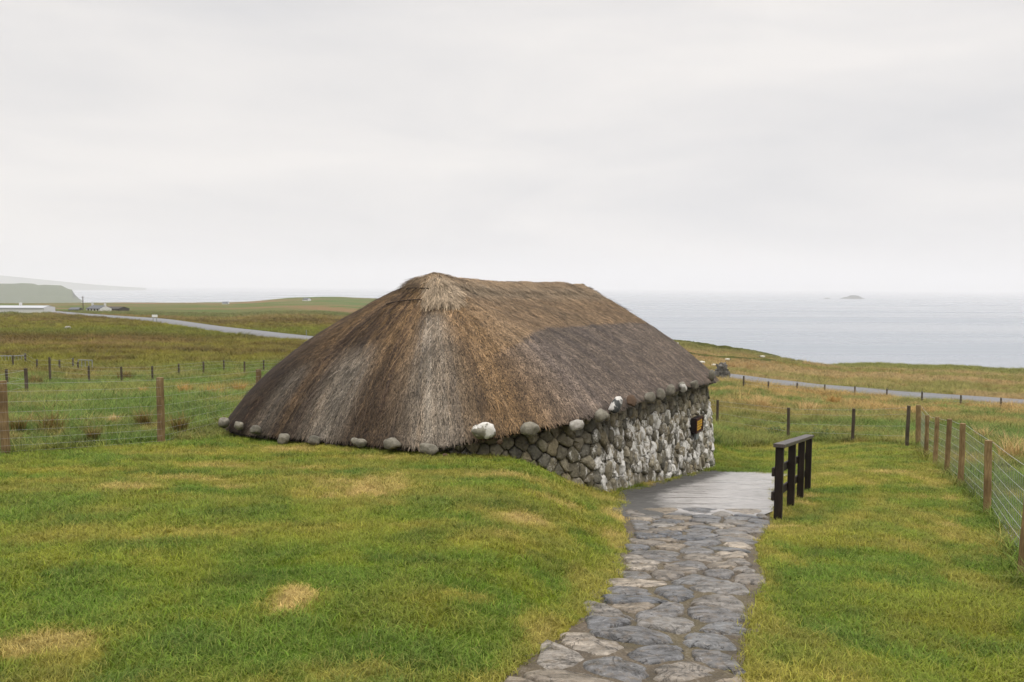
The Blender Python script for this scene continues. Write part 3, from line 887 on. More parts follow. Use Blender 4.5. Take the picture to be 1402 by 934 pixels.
def path_in(p):
    lx, rx = np.interp(p[1], LEFT_Y, LEFT_X), np.interp(p[1], RIGHT_Y, RIGHT_X)
    return lx + 0.12 < p[0] < rx - 0.1
srng = np.random.default_rng(5)
seeds = relax_points(400, path_in, (-1, 4), (3.2, 10.6), lambda p: 0.13 + 0.22 * vnoise(np.array([p[0] * 3]), np.array([p[1] * 3]), 8)[0], 14000, 4)
nflag = 0
for c in seeds:
    if c[1] < 4.9 and c[0] < np.interp(c[1], LEFT_Y, LEFT_X) + 0.12: continue     # bare gravel corner
    nb = [o for o in seeds if 0 < np.hypot(*(o - c)) < 1.6]
    lx_, rx_ = np.interp(c[1], LEFT_Y, LEFT_X), np.interp(c[1], RIGHT_Y, RIGHT_X)
    nb = nb + [np.array([2 * (lx_ + srng.uniform(-.03, .1)) - c[0], c[1]]), np.array([2 * (rx_ + srng.uniform(-.12, .04)) - c[0], c[1]])]
    poly = clip_cell(c * 1.0, nb, srng.uniform(0.26, 0.44))
    if poly is None: continue
    poly = shrink(poly, srng.uniform(0.012, 0.036))
    if np.ptp(poly[:, 0]) < 0.12 or np.ptp(poly[:, 1]) < 0.1: continue
    P = chaikin(poly, 1, 0.22)
    Pd = []
    for i in range(len(P)):                                # break the outline up
        a, b = P[i], P[(i + 1) % len(P)]
        Pd += [a, (a + b) / 2 + srng.normal(0, 0.017, 2)]
    P = chaikin(np.array(Pd), 1, 0.15)
    cen = P.mean(0); n = len(P)
    Q_ = P + 0.0
    P[:, 0] = np.clip(P[:, 0], np.interp(P[:, 1], LEFT_Y, LEFT_X) - 0.03, np.interp(P[:, 1], RIGHT_Y, RIGHT_X) + 0.03); cen = P.mean(0)
    tilt = srng.normal(0, 0.03, 2); lift = srng.uniform(-0.003, 0.006)
    Vf = []
    for sc, dz in ((1.02, -0.05), (1.0, -0.012), (0.965, 0.0), (0.88, 0.008), (0.6, 0.012), (0.3, 0.013)):
        for p in P:
            q = cen + (p - cen) * sc; d = q - cen
            bump = 0.022 * (fbm(np.array([q[0] * 7]), np.array([q[1] * 7]), 77, 3)[0] - 0.5) * (sc < 0.98)
            Vf.append((d[0], d[1], dz + lift + d @ tilt + bump))
    Vf.append((0, 0, 0.013 + lift))
    F = []
    for r_ in range(5):
        for k in range(n):
            F.append([r_ * n + k, r_ * n + (k + 1) % n, (r_ + 1) * n + (k + 1) % n, (r_ + 1) * n + k])
    for k in range(n): F.append([5 * n + k, 5 * n + (k + 1) % n, 6 * n])
    me = mesh_np('flagstone', np.array(Vf), F, M['flag'], smooth=True)
    o = link('flagstone', me, path)
    gr = [zg1(cen[0], cen[1]), (zg1(cen[0], cen[1] + .2) - zg1(cen[0], cen[1] - .2)) / .4]
    o.location = (cen[0], cen[1], float(zg(np.array([cen[0]] * 2), np.array([cen[1]] * 2), False)[0]) + 0.004)
    o.rotation_euler = (math.atan(-0.15), 0, 0)
    nflag += 1

def apr_in(y): return np.interp(y, LEFT_Y, LEFT_X)
ys = np.linspace(9.6, 17.3, 120); Va = []
for y in ys:
    a = np.interp(y, [9.6, 12.8, 17.3], [1.28, 1.9, 4.35]) - 0.12; b = np.interp(y, RIGHT_Y, RIGHT_X) + 0.02
    for t in np.linspace(0, 1, 60):
        fy = y + (0.25 - 0.55 * t) * sstep(y, 15.5, 17.3) * 1.2
        if y < 11: fy = y + (t - 0.4) * 0.9 * (1 - sstep(y, 9.6, 11)) + 0.1 * (vnoise(np.array([t * 14]), np.array([1.0]), 4)[0] - 0.5)
        Va.append((a + t * (b - a), fy))
Va = np.array(Va)
za = zg(Va[:, 0], Va[:, 1], False) + 0.016 + 0.015 * (fbm(Va[:, 0] * 1.2, Va[:, 1] * 2.5, 81, 3) - 0.5)
grav = np.clip(1 - sstep(Va[:, 0] - np.interp(Va[:, 1], [9.6, 12.8, 17.3], [1.28, 1.75, 4.2]), 0.35, 1.2), 0, 1) * 0.75 + 0.5 * (1 - sstep(Va[:, 1], 9.8, 11.0))
ii = np.arange(len(Va)).reshape(len(ys), 60)
Fa = np.stack([ii[:-1, :-1], ii[:-1, 1:], ii[1:, 1:], ii[1:, :-1]], -1).reshape(-1, 4)
za = za - 0.06 * (1 - sstep(Va[:, 1] + 0.25 * (fbm(Va[:, 0] * 2.5, Va[:, 1] * 2.5, 83, 3) - 0.5), 9.75, 10.7))
tag(link('pavement', mesh_np('pavement', np.column_stack([Va, za]), Fa, M['apron'], {'gravel': grav}, smooth=True)), kind='structure')

# ------------------------------------------------------------------ the thatched cottage
def outline(n=420):
    """footprint as (a, b), going from the far end along the right wall, round the near end, back along the left"""
    P = []
    def arc(ca, cb, r, a0, a1, k=24):
        for t in np.linspace(a0, a1, k): P.append((ca + r * math.cos(math.radians(t)), cb + r * math.sin(math.radians(t))))
    r1, r2, r3, r4 = 2.1, 1.8, 1.8, 1.4
    P.append((L_H, W_H * 0.5))
    arc(L_H - r4, r4, r4, 0, -90); arc(r1, r1, r1, -90, -180); arc(r2, W_H - r2, r2, 180, 90); arc(L_H - r3, W_H - r3, r3, 90, 0)
    P.append((L_H, W_H * 0.5))
    P = np.array(P); P[:, 0] -= 0.22 * np.clip(1 - ((P[:, 1] - W_H / 2) / (W_H / 2)) ** 2, 0, 1) * (P[:, 0] < 2.0)
    s = np.concatenate([[0], np.cumsum(np.linalg.norm(np.diff(P, axis=0), axis=1))])
    q = np.linspace(0, s[-1], n)
    return np.stack([np.interp(q, s, P[:, 0]), np.interp(q, s, P[:, 1])], 1), q
NP_ = 420
OUT, OS = outline(NP_)
def wxy(ab): return C0[None, :] + ab[:, :1] * U[None, :] + ab[:, 1:2] * Vv[None, :]
RID_B, RID_A0, RID_A1 = 3.6, 2.0, 8.75
ROOF_S = (0.02, 0.10, 4.0)
def eave_drop(ab):
    a, b = ab[:, 0], ab[:, 1]
    right = np.interp(a, [0, 0.6, 1.5, 3, 5, 7, 9.8], [2.00, 1.97, 1.90, 1.86, 1.92, 2.02, 2.16])
    hip = np.interp(b, [0, 0.9, 1.6, 2.4, 4, 6, 7.75], [1.98, 2.06, 2.22, 2.38, 2.45, 2.51, 2.56])
    left = np.interp(a, [0, 4, 9.8], [2.52, 2.6, 2.7]); farr = np.interp(b, [0, 7], [2.22, 2.7])
    w = lambda d: 1 / (d + 0.05) ** 3
    ws = np.stack([w(np.abs(b)), w(np.abs(a)), w(np.abs(b - W_H)), w(np.abs(a - L_H))], 1)
    return (ws * np.stack([right, hip, left, farr], 1)).sum(1) / ws.sum(1)
EAV = EYE - eave_drop(OUT)
def ridge_z(a): return EYE + np.interp(a, [2.0, 2.6, 3.6, 5.5, 7.5, 8.75], [0.23, 0.16, 0.115, 0.10, 0.09, 0.075])
def roof_pt(f, lam, lift=0.0):
    """f: float index along the outline, lam: 0 at the eave .. 1 at the ridge"""
    f = np.asarray(f, float); lam = np.asarray(lam, float)
    ab = np.stack([np.interp(f, np.arange(NP_), OUT[:, 0]), np.interp(f, np.arange(NP_), OUT[:, 1])], 1)
    ez = np.interp(f, np.arange(NP_), EAV)
    ra = np.clip(ab[:, 0], RID_A0, RID_A1)
    ra = RID_A0 + (RID_A1 - RID_A0) * np.clip((ra - RID_A0) / (RID_A1 - RID_A0), 0, 1)
    R_ = np.stack([ra, np.full(len(ra), RID_B)], 1)
    hip = 1 - sstep(ab[:, 0], 0.0, 2.2)
    sb = 0.19 + ROOF_S[0] * hip + ROOF_S[1] * sstep(ab[:, 1], 3.0, 5.0)
    q = ab + (R_ - ab) * lam[:, None]
    h = lam * (1 - sb) + sb * (1 - (1 - np.clip(lam, -0.05, 1)) ** ROOF_S[2])
    z = ez + (ridge_z(ra) - ez) * h
    und = 0.10 * (fbm(q[:, 0] * 0.9 + 5, q[:, 1] * 0.9, 91, 3) - 0.5) * np.sin(np.pi * np.clip(lam, 0, 1)) + 0.05 * (fbm(q[:, 0] * 2.6 + 5, q[:, 1] * 2.6, 94, 3) - 0.5) + 0.07 * lam ** 4 * (fbm(q[:, 0] * 1.1, q[:, 0] * 0.0, 95, 3) - 0.5) + 0.035 * (fbm(f * 0.05, lam * 2.0, 92, 3) - 0.5)
    XY = wxy(q)
    return np.column_stack([XY, z + und + lift]), q
def roof_col(q, f, lam, jit):
    """weathered thatch: brown heather-stained end, grey streaks, pale ridge cap with a painted shadow line below it, greyer netted foot of the right slope"""
    a, b = q[:, 0], q[:, 1]; n = len(a)
    st = fbm(f * 0.26, lam * 1.3, 101, 4, 0.6); st2 = fbm(f * 0.9, lam * 2.2, 102, 3, 0.6); big = fbm(a * 0.7, b * 0.7, 103, 4)
    c = np.tile(cl(110, 86, 56, k=0.8), (n, 1))
    right = (f < 203) & (a > 0.4)
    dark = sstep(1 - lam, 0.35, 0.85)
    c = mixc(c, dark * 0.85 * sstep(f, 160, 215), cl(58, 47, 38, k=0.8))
    c = mixc(c, sstep(fbm(f * 0.45, lam * 1.6, 107, 4, 0.6), 0.5, 0.62) * 0.85 * sstep(f, 150, 200), cl(62, 46, 34, k=0.8))
    c = mixc(c, sstep(st, 0.5, 0.36) * 0.5 * sstep(lam, 0.2, 0.6), cl(142, 114, 82, k=0.8))
    c = mixc(c, sstep(fbm(f * 0.7, lam * 2.0, 108, 3, 0.6), 0.58, 0.7) * 0.4, cl(142, 116, 86, k=0.8))
    # grey weathered streaks on the near end
    g = np.exp(-((f - 187) / 8.0) ** 2) * (0.55 + 0.7 * st2) * sstep(0.74 - lam, 0, 0.12)
    g = np.maximum(g, np.exp(-((f - 214 - 6 * st) / 5.5) ** 2) * 1.0 * sstep(0.5 - lam, 0, 0.22) * (0.4 + st2))
    g = np.maximum(g, np.exp(-((f - 232 - 6 * st) / 3.0) ** 2) * 0.6 * sstep(0.34 - lam, 0, 0.16))
    c = mixc(c, g * 0.85, cl(150, 140, 126, k=0.8))
    # right slope
    rt = 1 - sstep(f, 150, 172)
    rc_ = np.tile(cl(134, 111, 84, k=0.8), (n, 1))
    rc_ = mixc(rc_, sstep(big, 0.45, 0.65) * 0.7, cl(120, 101, 78, k=0.8)); rc_ = mixc(rc_, sstep(st2, 0.55, 0.7) * 0.4, cl(150, 126, 96, k=0.8))
    rc_ = mixc(rc_, sstep(lam, 0.74, 0.86) * sstep(0.97 - lam, 0, 0.05) * 0.45, cl(150, 138, 118, k=0.8))
    net = netted(q, lam)
    rc_ = mixc(rc_, net * 0.92, cl(116, 103, 92, k=0.8)); rc_ = mixc(rc_, net * sstep(st, 0.52, 0.66) * 0.6, cl(92, 82, 76, k=0.8))
    c = c * (1 - rt[:, None]) + rc_ * rt[:, None]
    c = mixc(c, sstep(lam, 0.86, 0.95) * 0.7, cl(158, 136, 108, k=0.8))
    cap_shadow = np.exp(-((lam - 0.715) / 0.014) ** 2) * sstep(f, 158, 166) * (1 - sstep(f, 188, 196)); cap = cap_mask(q, f, lam); c = mixc(c, cap_shadow * 0.6, cl(60, 50, 40, k=0.7)); c = mixc(c, cap, cl(158, 140, 116, k=0.78))  # shadow beneath the cap fringe is put into the straw colour
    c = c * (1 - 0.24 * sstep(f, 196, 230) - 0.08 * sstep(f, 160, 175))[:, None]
    lock = 0.55 + 0.9 * fbm(f * 1.7, lam * 9, 105, 3, 0.6); lock = lock * (0.72 + 0.56 * vnoise(q[:, 0] * 9, q[:, 1] * 9 + lam * 3, 106))
    return c * ((1 + jit) * lock)[:, None]
def netted(q, lam):
    a = q[:, 0]
    top = np.interp(a, [0.2, 1.0, 2.0, 3.0, 4.0, 9.8], [0.26, 0.36, 0.45, 0.50, 0.50, 0.50])
    return sstep(top - lam, -0.01, 0.02) * sstep(a, 0.15, 0.7) * (q[:, 1] < 3.6)
def cap_mask(q, f, lam):
    d = (lam > 0.73 + 0.02 * np.sin(f * 1.3)) & (f > 150) & (f < 200)
    return d * sstep(f, 156, 166) * (1 - sstep(f, 188, 198)) * (1 - sstep(lam, 0.93, 0.99) * 0.7)

cottage = thing('cottage', 'old stone cottage with a rounded brown thatched roof beside the flagstone path', 'cottage', (C0[0], C0[1], 0))
OFF = np.array([C0[0], C0[1], 0.0])
NL = 72
lam_rows = np.concatenate([np.linspace(0, 1, NL)])
VR, CR = [], []
fi = np.arange(NP_, dtype=float)
# underside of the eave, then the slope
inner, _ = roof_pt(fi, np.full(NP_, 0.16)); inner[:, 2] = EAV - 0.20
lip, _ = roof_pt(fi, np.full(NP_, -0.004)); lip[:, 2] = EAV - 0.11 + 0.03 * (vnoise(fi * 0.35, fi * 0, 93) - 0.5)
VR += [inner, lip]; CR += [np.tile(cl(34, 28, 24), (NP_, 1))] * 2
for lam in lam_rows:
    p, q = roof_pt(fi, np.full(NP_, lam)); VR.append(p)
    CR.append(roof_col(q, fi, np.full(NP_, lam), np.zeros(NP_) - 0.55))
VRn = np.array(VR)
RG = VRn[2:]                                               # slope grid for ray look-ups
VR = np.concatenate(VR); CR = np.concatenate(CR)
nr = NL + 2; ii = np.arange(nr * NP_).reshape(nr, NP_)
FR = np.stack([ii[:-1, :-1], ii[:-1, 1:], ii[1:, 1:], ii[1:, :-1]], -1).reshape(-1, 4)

def slope_normals(f, lam):
    e = 1.0; l = 0.01
    p1, _ = roof_pt(np.clip(f + e, 0, NP_ - 1), lam); p0, _ = roof_pt(np.clip(f - e, 0, NP_ - 1), lam)
    q1, _ = roof_pt(f, np.minimum(lam + l, 1)); q0, _ = roof_pt(f, lam - l)
    t = p1 - p0; t /= np.linalg.norm(t, axis=1)[:, None] + 1e-9
    d = q0 - q1; d /= np.linalg.norm(d, axis=1)[:, None] + 1e-9   # down the slope
    nn = np.cross(t, d); nn /= np.linalg.norm(nn, axis=1)[:, None] + 1e-9
    nn[nn[:, 2] < 0] *= -1
    return t, d, nn
def strands(N, f, lam, length, width, lift0, lift1, jitdir, colfn, seed):
    rg = np.random.default_rng(seed)
    p, q = roof_pt(f, lam); t, d, nn = slope_normals(f, lam)
    jd = rg.normal(0, 1, N)[:, None] * jitdir
    lift1 = np.asarray(lift1) * np.ones(N)
    dd = d + t * jd; dd /= np.linalg.norm(dd, axis=1)[:, None]
    sd = np.cross(nn, dd)
    w = (width * rg.uniform(0.6, 1.3, N))[:, None]; Ls = (length * rg.uniform(0.55, 1.35, N))[:, None]
    a0 = p + nn * lift0; a1 = p + dd * Ls * 0.5 + nn * ((lift0 + lift1) * 0.75)[:, None]; a2 = p + dd * Ls + nn * (lift1 * rg.uniform(0.1, 1.6, N))[:, None] - np.array([0, 0, 1]) * Ls * 0.04
    Vs = np.stack([a0 - sd * w / 2, a0 + sd * w / 2, a1 - sd * w / 2, a1 + sd * w / 2, a2 - sd * w * 0.25, a2 + sd * w * 0.25], 1).reshape(-1, 3)
    b = np.arange(N)[:, None] * 6
    F = np.concatenate([b + np.array([[0, 1, 3, 2]]), b + np.array([[2, 3, 5, 4]])], 0)
    c = colfn(q, f, lam, rg.normal(0, 0.42, N).clip(-0.72, 1.3))
    return Vs, F, np.repeat(c, 6, 0)
def rand_slope(N, seed, f0=20, f1=330):
    rg = np.random.default_rng(seed)
    f = rg.uniform(f0, f1, N * 2); u = rg.uniform(0.0, 1, N * 2); hp = np.interp(f, np.arange(NP_), OUT[:, 0]) < 2.0
    lam = np.where(hp, 1 - np.sqrt(u), u)
    keep = rg.uniform(0, 1, N * 2) < np.where(hp, 0.62, 0.5)
    return f[keep][:N], lam[keep][:N]
packs = []
f, lam = rand_slope(230000, 1)
q_ = roof_pt(f, lam)[1]; nt = netted(q_, lam)
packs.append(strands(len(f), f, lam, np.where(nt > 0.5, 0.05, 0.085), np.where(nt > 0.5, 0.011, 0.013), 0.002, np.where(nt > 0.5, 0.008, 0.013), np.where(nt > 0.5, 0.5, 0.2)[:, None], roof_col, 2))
f, lam = rand_slope(3500, 3); lam = np.clip(lam, 0.12, 0.95)                             # loose, lifted straws
k = netted(roof_pt(f, lam)[1], lam) < 0.5; f, lam = f[k], lam[k]
packs.append(strands(len(f), f, lam, np.full(len(f), 0.30), np.full(len(f), 0.007), 0.004, 0.055, 0.35, lambda q, f, l, j: roof_col(q, f, l, j + 0.25), 4))
# ridge roll: straw combed over the ridge and the near apex, with a ragged skyline
rg = np.random.default_rng(6)
f = rg.uniform(30, 340, 22000); lam = rg.uniform(0.88, 1.0, 22000)
ao_ = np.interp(f, np.arange(NP_), OUT[:, 0]); hp = (ao_ < 2.2) | (ao_ > 8.5); k = (~hp) | (rg.uniform(0, 1, 22000) < 0.10) * (lam < 0.965); f, lam = f[k], lam[k]
packs.append(strands(len(f), f, lam, np.full(len(f), 0.26), np.full(len(f), 0.009), 0.012, 0.045, 0.5, lambda q, f, l, j: roof_col(q, f, l, j), 7))
# the pale cap layer below the apex ends in a fringe
f = rg.uniform(160, 194, 4200); lam = rg.uniform(0.73, 0.95, 4200); k = lam > 0.725 + 0.08 * vnoise(f * 0.22, f * 0, 96); f, lam = f[k], lam[k]
packs.append(strands(len(f), f, lam, np.full(len(f), 0.30), np.full(len(f), 0.010), 0.018, 0.045, 0.25, lambda q, f, l, j: cl(158, 140, 116, k=0.78)[None] * (1 + j)[:, None], 8))
# eave fringe
f = rg.uniform(20, 330, 20000); lam = rg.uniform(0.0, 0.035, 20000)
packs.append(strands(len(f), f, lam, np.full(len(f), 0.12), np.full(len(f), 0.010), 0.0, 0.015, 0.25, lambda q, f, l, j: roof_col(q, f, l, j - 0.15), 9))
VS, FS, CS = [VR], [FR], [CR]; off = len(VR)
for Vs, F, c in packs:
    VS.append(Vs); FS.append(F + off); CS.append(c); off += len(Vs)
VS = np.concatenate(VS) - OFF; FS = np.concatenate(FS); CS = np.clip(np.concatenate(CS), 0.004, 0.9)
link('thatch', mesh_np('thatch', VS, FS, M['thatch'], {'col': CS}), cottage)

# two dark ties across the near end, below the apex
for (pa, pb, sag) in (((548, 400), (588, 398), 0.0), ((530, 419), (578, 413), 0.03)):
    mb = MB(); pts = []
    gp = project(RG.reshape(-1, 3)).reshape(NL, NP_, 2)
    for t in np.linspace(0, 1, 14):
        x = pa[0] + (pb[0] - pa[0]) * t; y = pa[1] + (pb[1] - pa[1]) * t - 2.0 * math.sin(math.pi * t)
        dd = np.hypot(gp[..., 0] - x, gp[..., 1] - y) + 0.6 * np.maximum(0, RG[..., 1] - 15.2) * 10
        k = np.unravel_index(np.argmin(dd), dd.shape)
        n_ = slope_normals(np.array([float(k[1])]), np.array([lam_rows[k[0]]]))[2][0]
        Y = RG[k][1]
        p = np.array(at(x, y, Y)) + n_ * 0.045
        pts.append(p - OFF)
    mb.tube(pts, 0.011, 5)
    mb.build('tie_rope', M['rope'], cottage)

# --- rubble wall: a solid core with bedded stones, whitewash surviving on the path side
base_z = np.array([zg1(*wxy(OUT[i:i + 1])[0]) for i in range(NP_)])
cen_ab = np.array([L_H / 2, W_H / 2])
dn = np.gradient(OUT, axis=0); dn = np.stack([dn[:, 1], -dn[:, 0]], 1); dn /= np.linalg.norm(dn, axis=1)[:, None] + 1e-9
sgn = np.sign(((OUT - cen_ab) * dn).sum(1)); dn *= sgn[:, None]
for _ in range(3): dn = (np.roll(dn, 1, 0) + dn * 2 + np.roll(dn, -1, 0)) / 4
dn /= np.linalg.norm(dn, axis=1)[:, None]
def wall_pt(s, z, depth=0.0):
    """s: metres along the outline"""
    f = np.interp(s, OS, np.arange(NP_)); I = lambda arr: np.interp(f, np.arange(NP_), arr)
    ab = np.stack([I(OUT[:, 0]), I(OUT[:, 1])], 1); nn = np.stack([I(dn[:, 0]), I(dn[:, 1])], 1)
    zt, zb = I(EAV), I(base_z)
    bat = 0.16 * np.clip((zt - z) / 1.7, 0, 1.3)           # batter: wider towards the foot
    ab = ab + nn * (-0.26 + bat + depth)[:, None]
    XY = wxy(ab)
    return np.column_stack([XY, z])
mbv, rows = [], 8
fs = OS[::2]; m_ = len(fs)
bz = np.interp(fs, OS, base_z); tz = np.interp(fs, OS, EAV)
for r_ in range(rows):
    t = r_ / (rows - 1); mbv.append(wall_pt(fs, bz - 0.3 + (tz - 0.1 - bz + 0.3) * t, np.full(m_, -0.015)))
Vw = np.concatenate(mbv); ii = np.arange(rows * m_).reshape(rows, m_)
Fw = np.stack([ii[:-1, :-1], ii[:-1, 1:], ii[1:, 1:], ii[1:, :-1]], -1).reshape(-1, 4)
WV, WF, WC, WW = [Vw], [list(map(int, f)) for f in Fw], [np.tile(cl(88, 78, 60, k=0.55), (len(Vw), 1))], [np.zeros(len(Vw))]
woff = len(Vw)
S0, S1 = OS[12], OS[262]
def wall_in(p):
    zb = np.interp(p[0], OS, base_z); zt = np.interp(p[0], OS, EAV)
    return zb - 0.15 < p[1] < zt - 0.04
wrg = np.random.default_rng(12)
P = []
for _ in range(26000):
    p = np.array([wrg.uniform(S0, S1), wrg.uniform(-2.9, 0.0)])
    if not wall_in(p): continue
    zt = np.interp(p[0], OS, EAV); a_ = np.interp(p[0], OS, OUT[:, 0])
    low = np.clip((zt - p[1]) / 1.6, 0, 1)
    sx = (0.115 + 0.03 * vnoise(np.array([p[0] * 2]), np.array([p[1] * 2]), 3)[0]); sy = 0.125 + 0.08 * low
    if a_ < 2.2: sx *= 1.4; sy *= 1.0
    if a_ > 8.7: sx *= 2.0; sy *= 1.5
    sx *= wrg.uniform(0.8, 1.25)
    if all(((p[0] - q[0]) / sx) ** 2 + ((p[1] - q[1]) / sy) ** 2 > 1 for q in P if abs(q[0] - p[0]) < 0.5): P.append(p)
P = np.array(P)
for c in P:
    nb = [o for o in P if 0 < abs(o[0] - c[0]) + abs(o[1] - c[1]) and np.hypot(*(o - c)) < 1.0]
    poly = clip_cell(c, nb, 0.26)
    if poly is None or len(poly) < 3: continue
    poly = shrink(poly, wrg.uniform(0.0, 0.009))
    Q = chaikin(poly, 1, 0.10); Qd = []
    for i in range(len(Q)):
        a, b = Q[i], Q[(i + 1) % len(Q)]; Qd += [a, (a + b) / 2 + wrg.normal(0, 0.008, 2)]
    Q = np.array(Qd); cen = Q.mean(0); n = len(Q)
    dep = wrg.uniform(0.035, 0.12); tl = wrg.normal(0, 0.30, 2)
    loc = []
    rings = ((1.0, -0.9), (1.0, 0.25), (0.95, 0.68), (0.82, 0.93), (0.45, 1.0))
    for sc, h in rings:
        for p in Q:
            q = cen + (p - cen) * sc; d = q - cen
            loc.append((q[0], q[1], dep * h + (d @ tl) * (h > 0.5) * 0.5 + wrg.normal(0, 0.006) * (h > 0)))
    loc.append((cen[0], cen[1], dep * 1.02)); loc = np.array(loc)
    loc[:, 1] = np.minimum(loc[:, 1], np.interp(loc[:, 0], OS, EAV) - 0.03)
    W3 = wall_pt(loc[:, 0], loc[:, 1], loc[:, 2])
    F = []
    for r_ in range(len(rings) - 1):
        for k in range(n):
            F.append([woff + r_ * n + k, woff + r_ * n + (k + 1) % n, woff + (r_ + 1) * n + (k + 1) % n, woff + (r_ + 1) * n + k])
    for k in range(n): F.append([woff + (len(rings) - 1) * n + k, woff + (len(rings) - 1) * n + (k + 1) % n, woff + len(rings) * n])
    a_ = np.interp(c[0], OS, OUT[:, 0]); zt = np.interp(c[0], OS, EAV); zb = np.interp(c[0], OS, base_z)
    hgt = (c[1] - zb) / (zt - zb + 1e-6)
    base = [cl(130, 125, 110), cl(114, 110, 98), cl(146, 140, 124), cl(122, 116, 102), cl(108, 106, 98), cl(138, 130, 110)][wrg.integers(0, 6)] * wrg.uniform(1.1, 1.9)
    zone = (0.42 + 0.58 * sstep(a_, 1.3, 2.2)) * (1 - sstep(np.array([hgt]), 0.62, 0.85)[0] * (0.9 if a_ < 8.4 else 0.2))
    wash = float(np.clip(zone * (0.46 + 0.08 * float(sstep(a_, 3.5, 7.5)) + 0.20 * wrg.normal()), 0, 0.72))
    if a_ > 8.3: wash = max(wash, 0.6 if hgt < 0.72 else 0.1)
    if 1.2 < a_ < 2.4 and hgt < 0.45 and wrg.uniform() < 0.5: wash = 0.66
    WV.append(W3); WF += F; WC.append(np.tile(base, (len(W3), 1))); WW.append(np.full(len(W3), wash)); woff += len(W3)
me = mesh_np('stone_wall', np.concatenate(WV) - OFF, WF, M['wallstone'], {'col': np.concatenate(WC), 'wash': np.concatenate(WW)}, smooth=True)
link('stone_wall', me, cottage)

# --- weight stones hung along the thatch edge
GP = project(RG.reshape(-1, 3)).reshape(NL, NP_, 2)
def on_roof(px, py):
    d = np.hypot(GP[..., 0] - px, GP[..., 1] - py)
    lim = d.min() + 2.5
    cand = np.where(d <= lim)
    k = np.argmin(RG[cand][:, 1]); i, j = cand[0][k], cand[1][k]
    return RG[i, j], slope_normals(np.array([float(j)]), np.array([max(lam_rows[i], 0.02)]))
def boulder(name, w, h, d, seed, mat, lumps=1, angular=0.3, parent=None):
    bm = bmesh.new(); bmesh.ops.create_icosphere(bm, subdivisions=3, radius=1.0)
    r = random.Random(seed); planes = [(Vector((r.gauss(0, 1), r.gauss(0, 1), r.gauss(0, 1))).normalized(), r.uniform(0.6, 0.9)) for _ in range(11)]
    for v in bm.verts:
        p = v.co.copy()
        p = Vector([math.copysign(abs(c_) ** 0.72, c_) for c_ in p]) * 0.86
        if angular:
            for n_, dd in planes:
                k = p.dot(n_) - dd
                if k > 0: p -= n_ * k * min(1.0, 0.65 + 0.5 * angular)
        nn = 0.22 * (vnoise(np.array([p.x * 2.2 + seed]), np.array([p.y * 2.2 + p.z * 1.7]), seed)[0] - 0.5)
        p *= 1 + nn + 0.09 * (vnoise(np.array([p.x * 6.1 + seed]), np.array([p.y * 5.3 + p.z * 6.7]), seed + 3)[0] - 0.5)
        if lumps == 2:
            p *= 1 - 0.30 * math.exp(-((p.x + 0.1) / 0.14) ** 2)
        v.co = Vector((p.x * w / 2, p.y * d / 2, p.z * h / 2))
    me = bpy.data.meshes.new(name); bm.to_mesh(me); bm.free()
    me.polygons.foreach_set('use_smooth', np.ones(len(me.polygons), bool)); me.materials.append(mat)
    return link(name, me, parent)
WST = [  # photo x, y, width px, height px, tilt deg, material, lumps, label
    (315, 583, 19, 17, 0, 'weight', 1, 'small round grey stone at the far left end of the thatch edge'),
    (333, 586, 15, 14, 10, 'weight', 1, 'small pale grey stone second from the left along the thatch edge'),
    (356, 591, 20, 15, 0, 'weight', 1, 'squat grey stone third from the left along the thatch edge'),
    (395, 604, 21, 18, 0, 'weight', 1, 'rounded grey stone fourth from the left, with wide gaps beside it'),
    (437, 605, 24, 15, 0, 'weight', 1, 'olive grey squarish stone fifth from the left along the thatch edge'),
    (497, 609, 30, 16, 3, 'weight', 2, 'waisted grey stone sixth from the left, lying against brown thatch'),
    (544, 611, 31, 20, -5, 'weight', 1, 'largest pale grey stone against the greyest streaked thatch'),
    (592, 618, 33, 17, 6, 'weight', 2, 'waisted grey stone beside a pebble, right of the largest hip stone'),
    (613, 627, 10, 9, 0, 'weight_brown', 1, 'tiny brown pebble under the thatch beside a waisted stone'),
    (663, 595, 40, 28, -14, 'weight_pale', 2, 'big angular whitish stone at the near corner of the thatch'),
    (685, 607, 10, 9, 0, 'weight_brown', 1, 'tiny brown pebble just below the big whitish corner stone'),
    (725, 591, 32, 22, 0, 'weight', 1, 'big flat-topped grey stone resting on the net right of the corner stone'),
    (787, 586, 26, 17, -6, 'quartz', 2, 'white quartz stone tied to the thatch edge'),
    (820, 574, 24, 18, -15, 'weight', 1, 'grey stone between the white quartz and the dark slab'),
    (838, 559, 17, 26, 32, 'weight_dark', 1, 'dark slate-coloured slab stone tilted on the thatch edge'),
    (860, 553, 14, 18, 28, 'weight_brown', 1, 'brown leaning stone right of the dark slab'),
    (885, 549, 16, 16, 20, 'weight', 1, 'upright grey stone right of the brown leaning stone'),
    (901, 544, 13, 17, 15, 'weight', 1, 'mottled grey stone fifth from the far end of the wall eave'),
    (914, 539, 13, 18, 30, 'weight', 1, 'narrow leaning grey stone fourth from the far end of the wall eave'),
    (931, 534, 18, 13, 30, 'weight_pale', 1, 'pale oval stone third from the far end of the wall eave'),
    (947, 531, 13, 13, 0, 'weight', 1, 'round grey stone second from the far end of the wall eave'),
    (971, 517, 9, 17, 0, 'weight', 1, 'last small stone at the far end of the wall eave'),
]
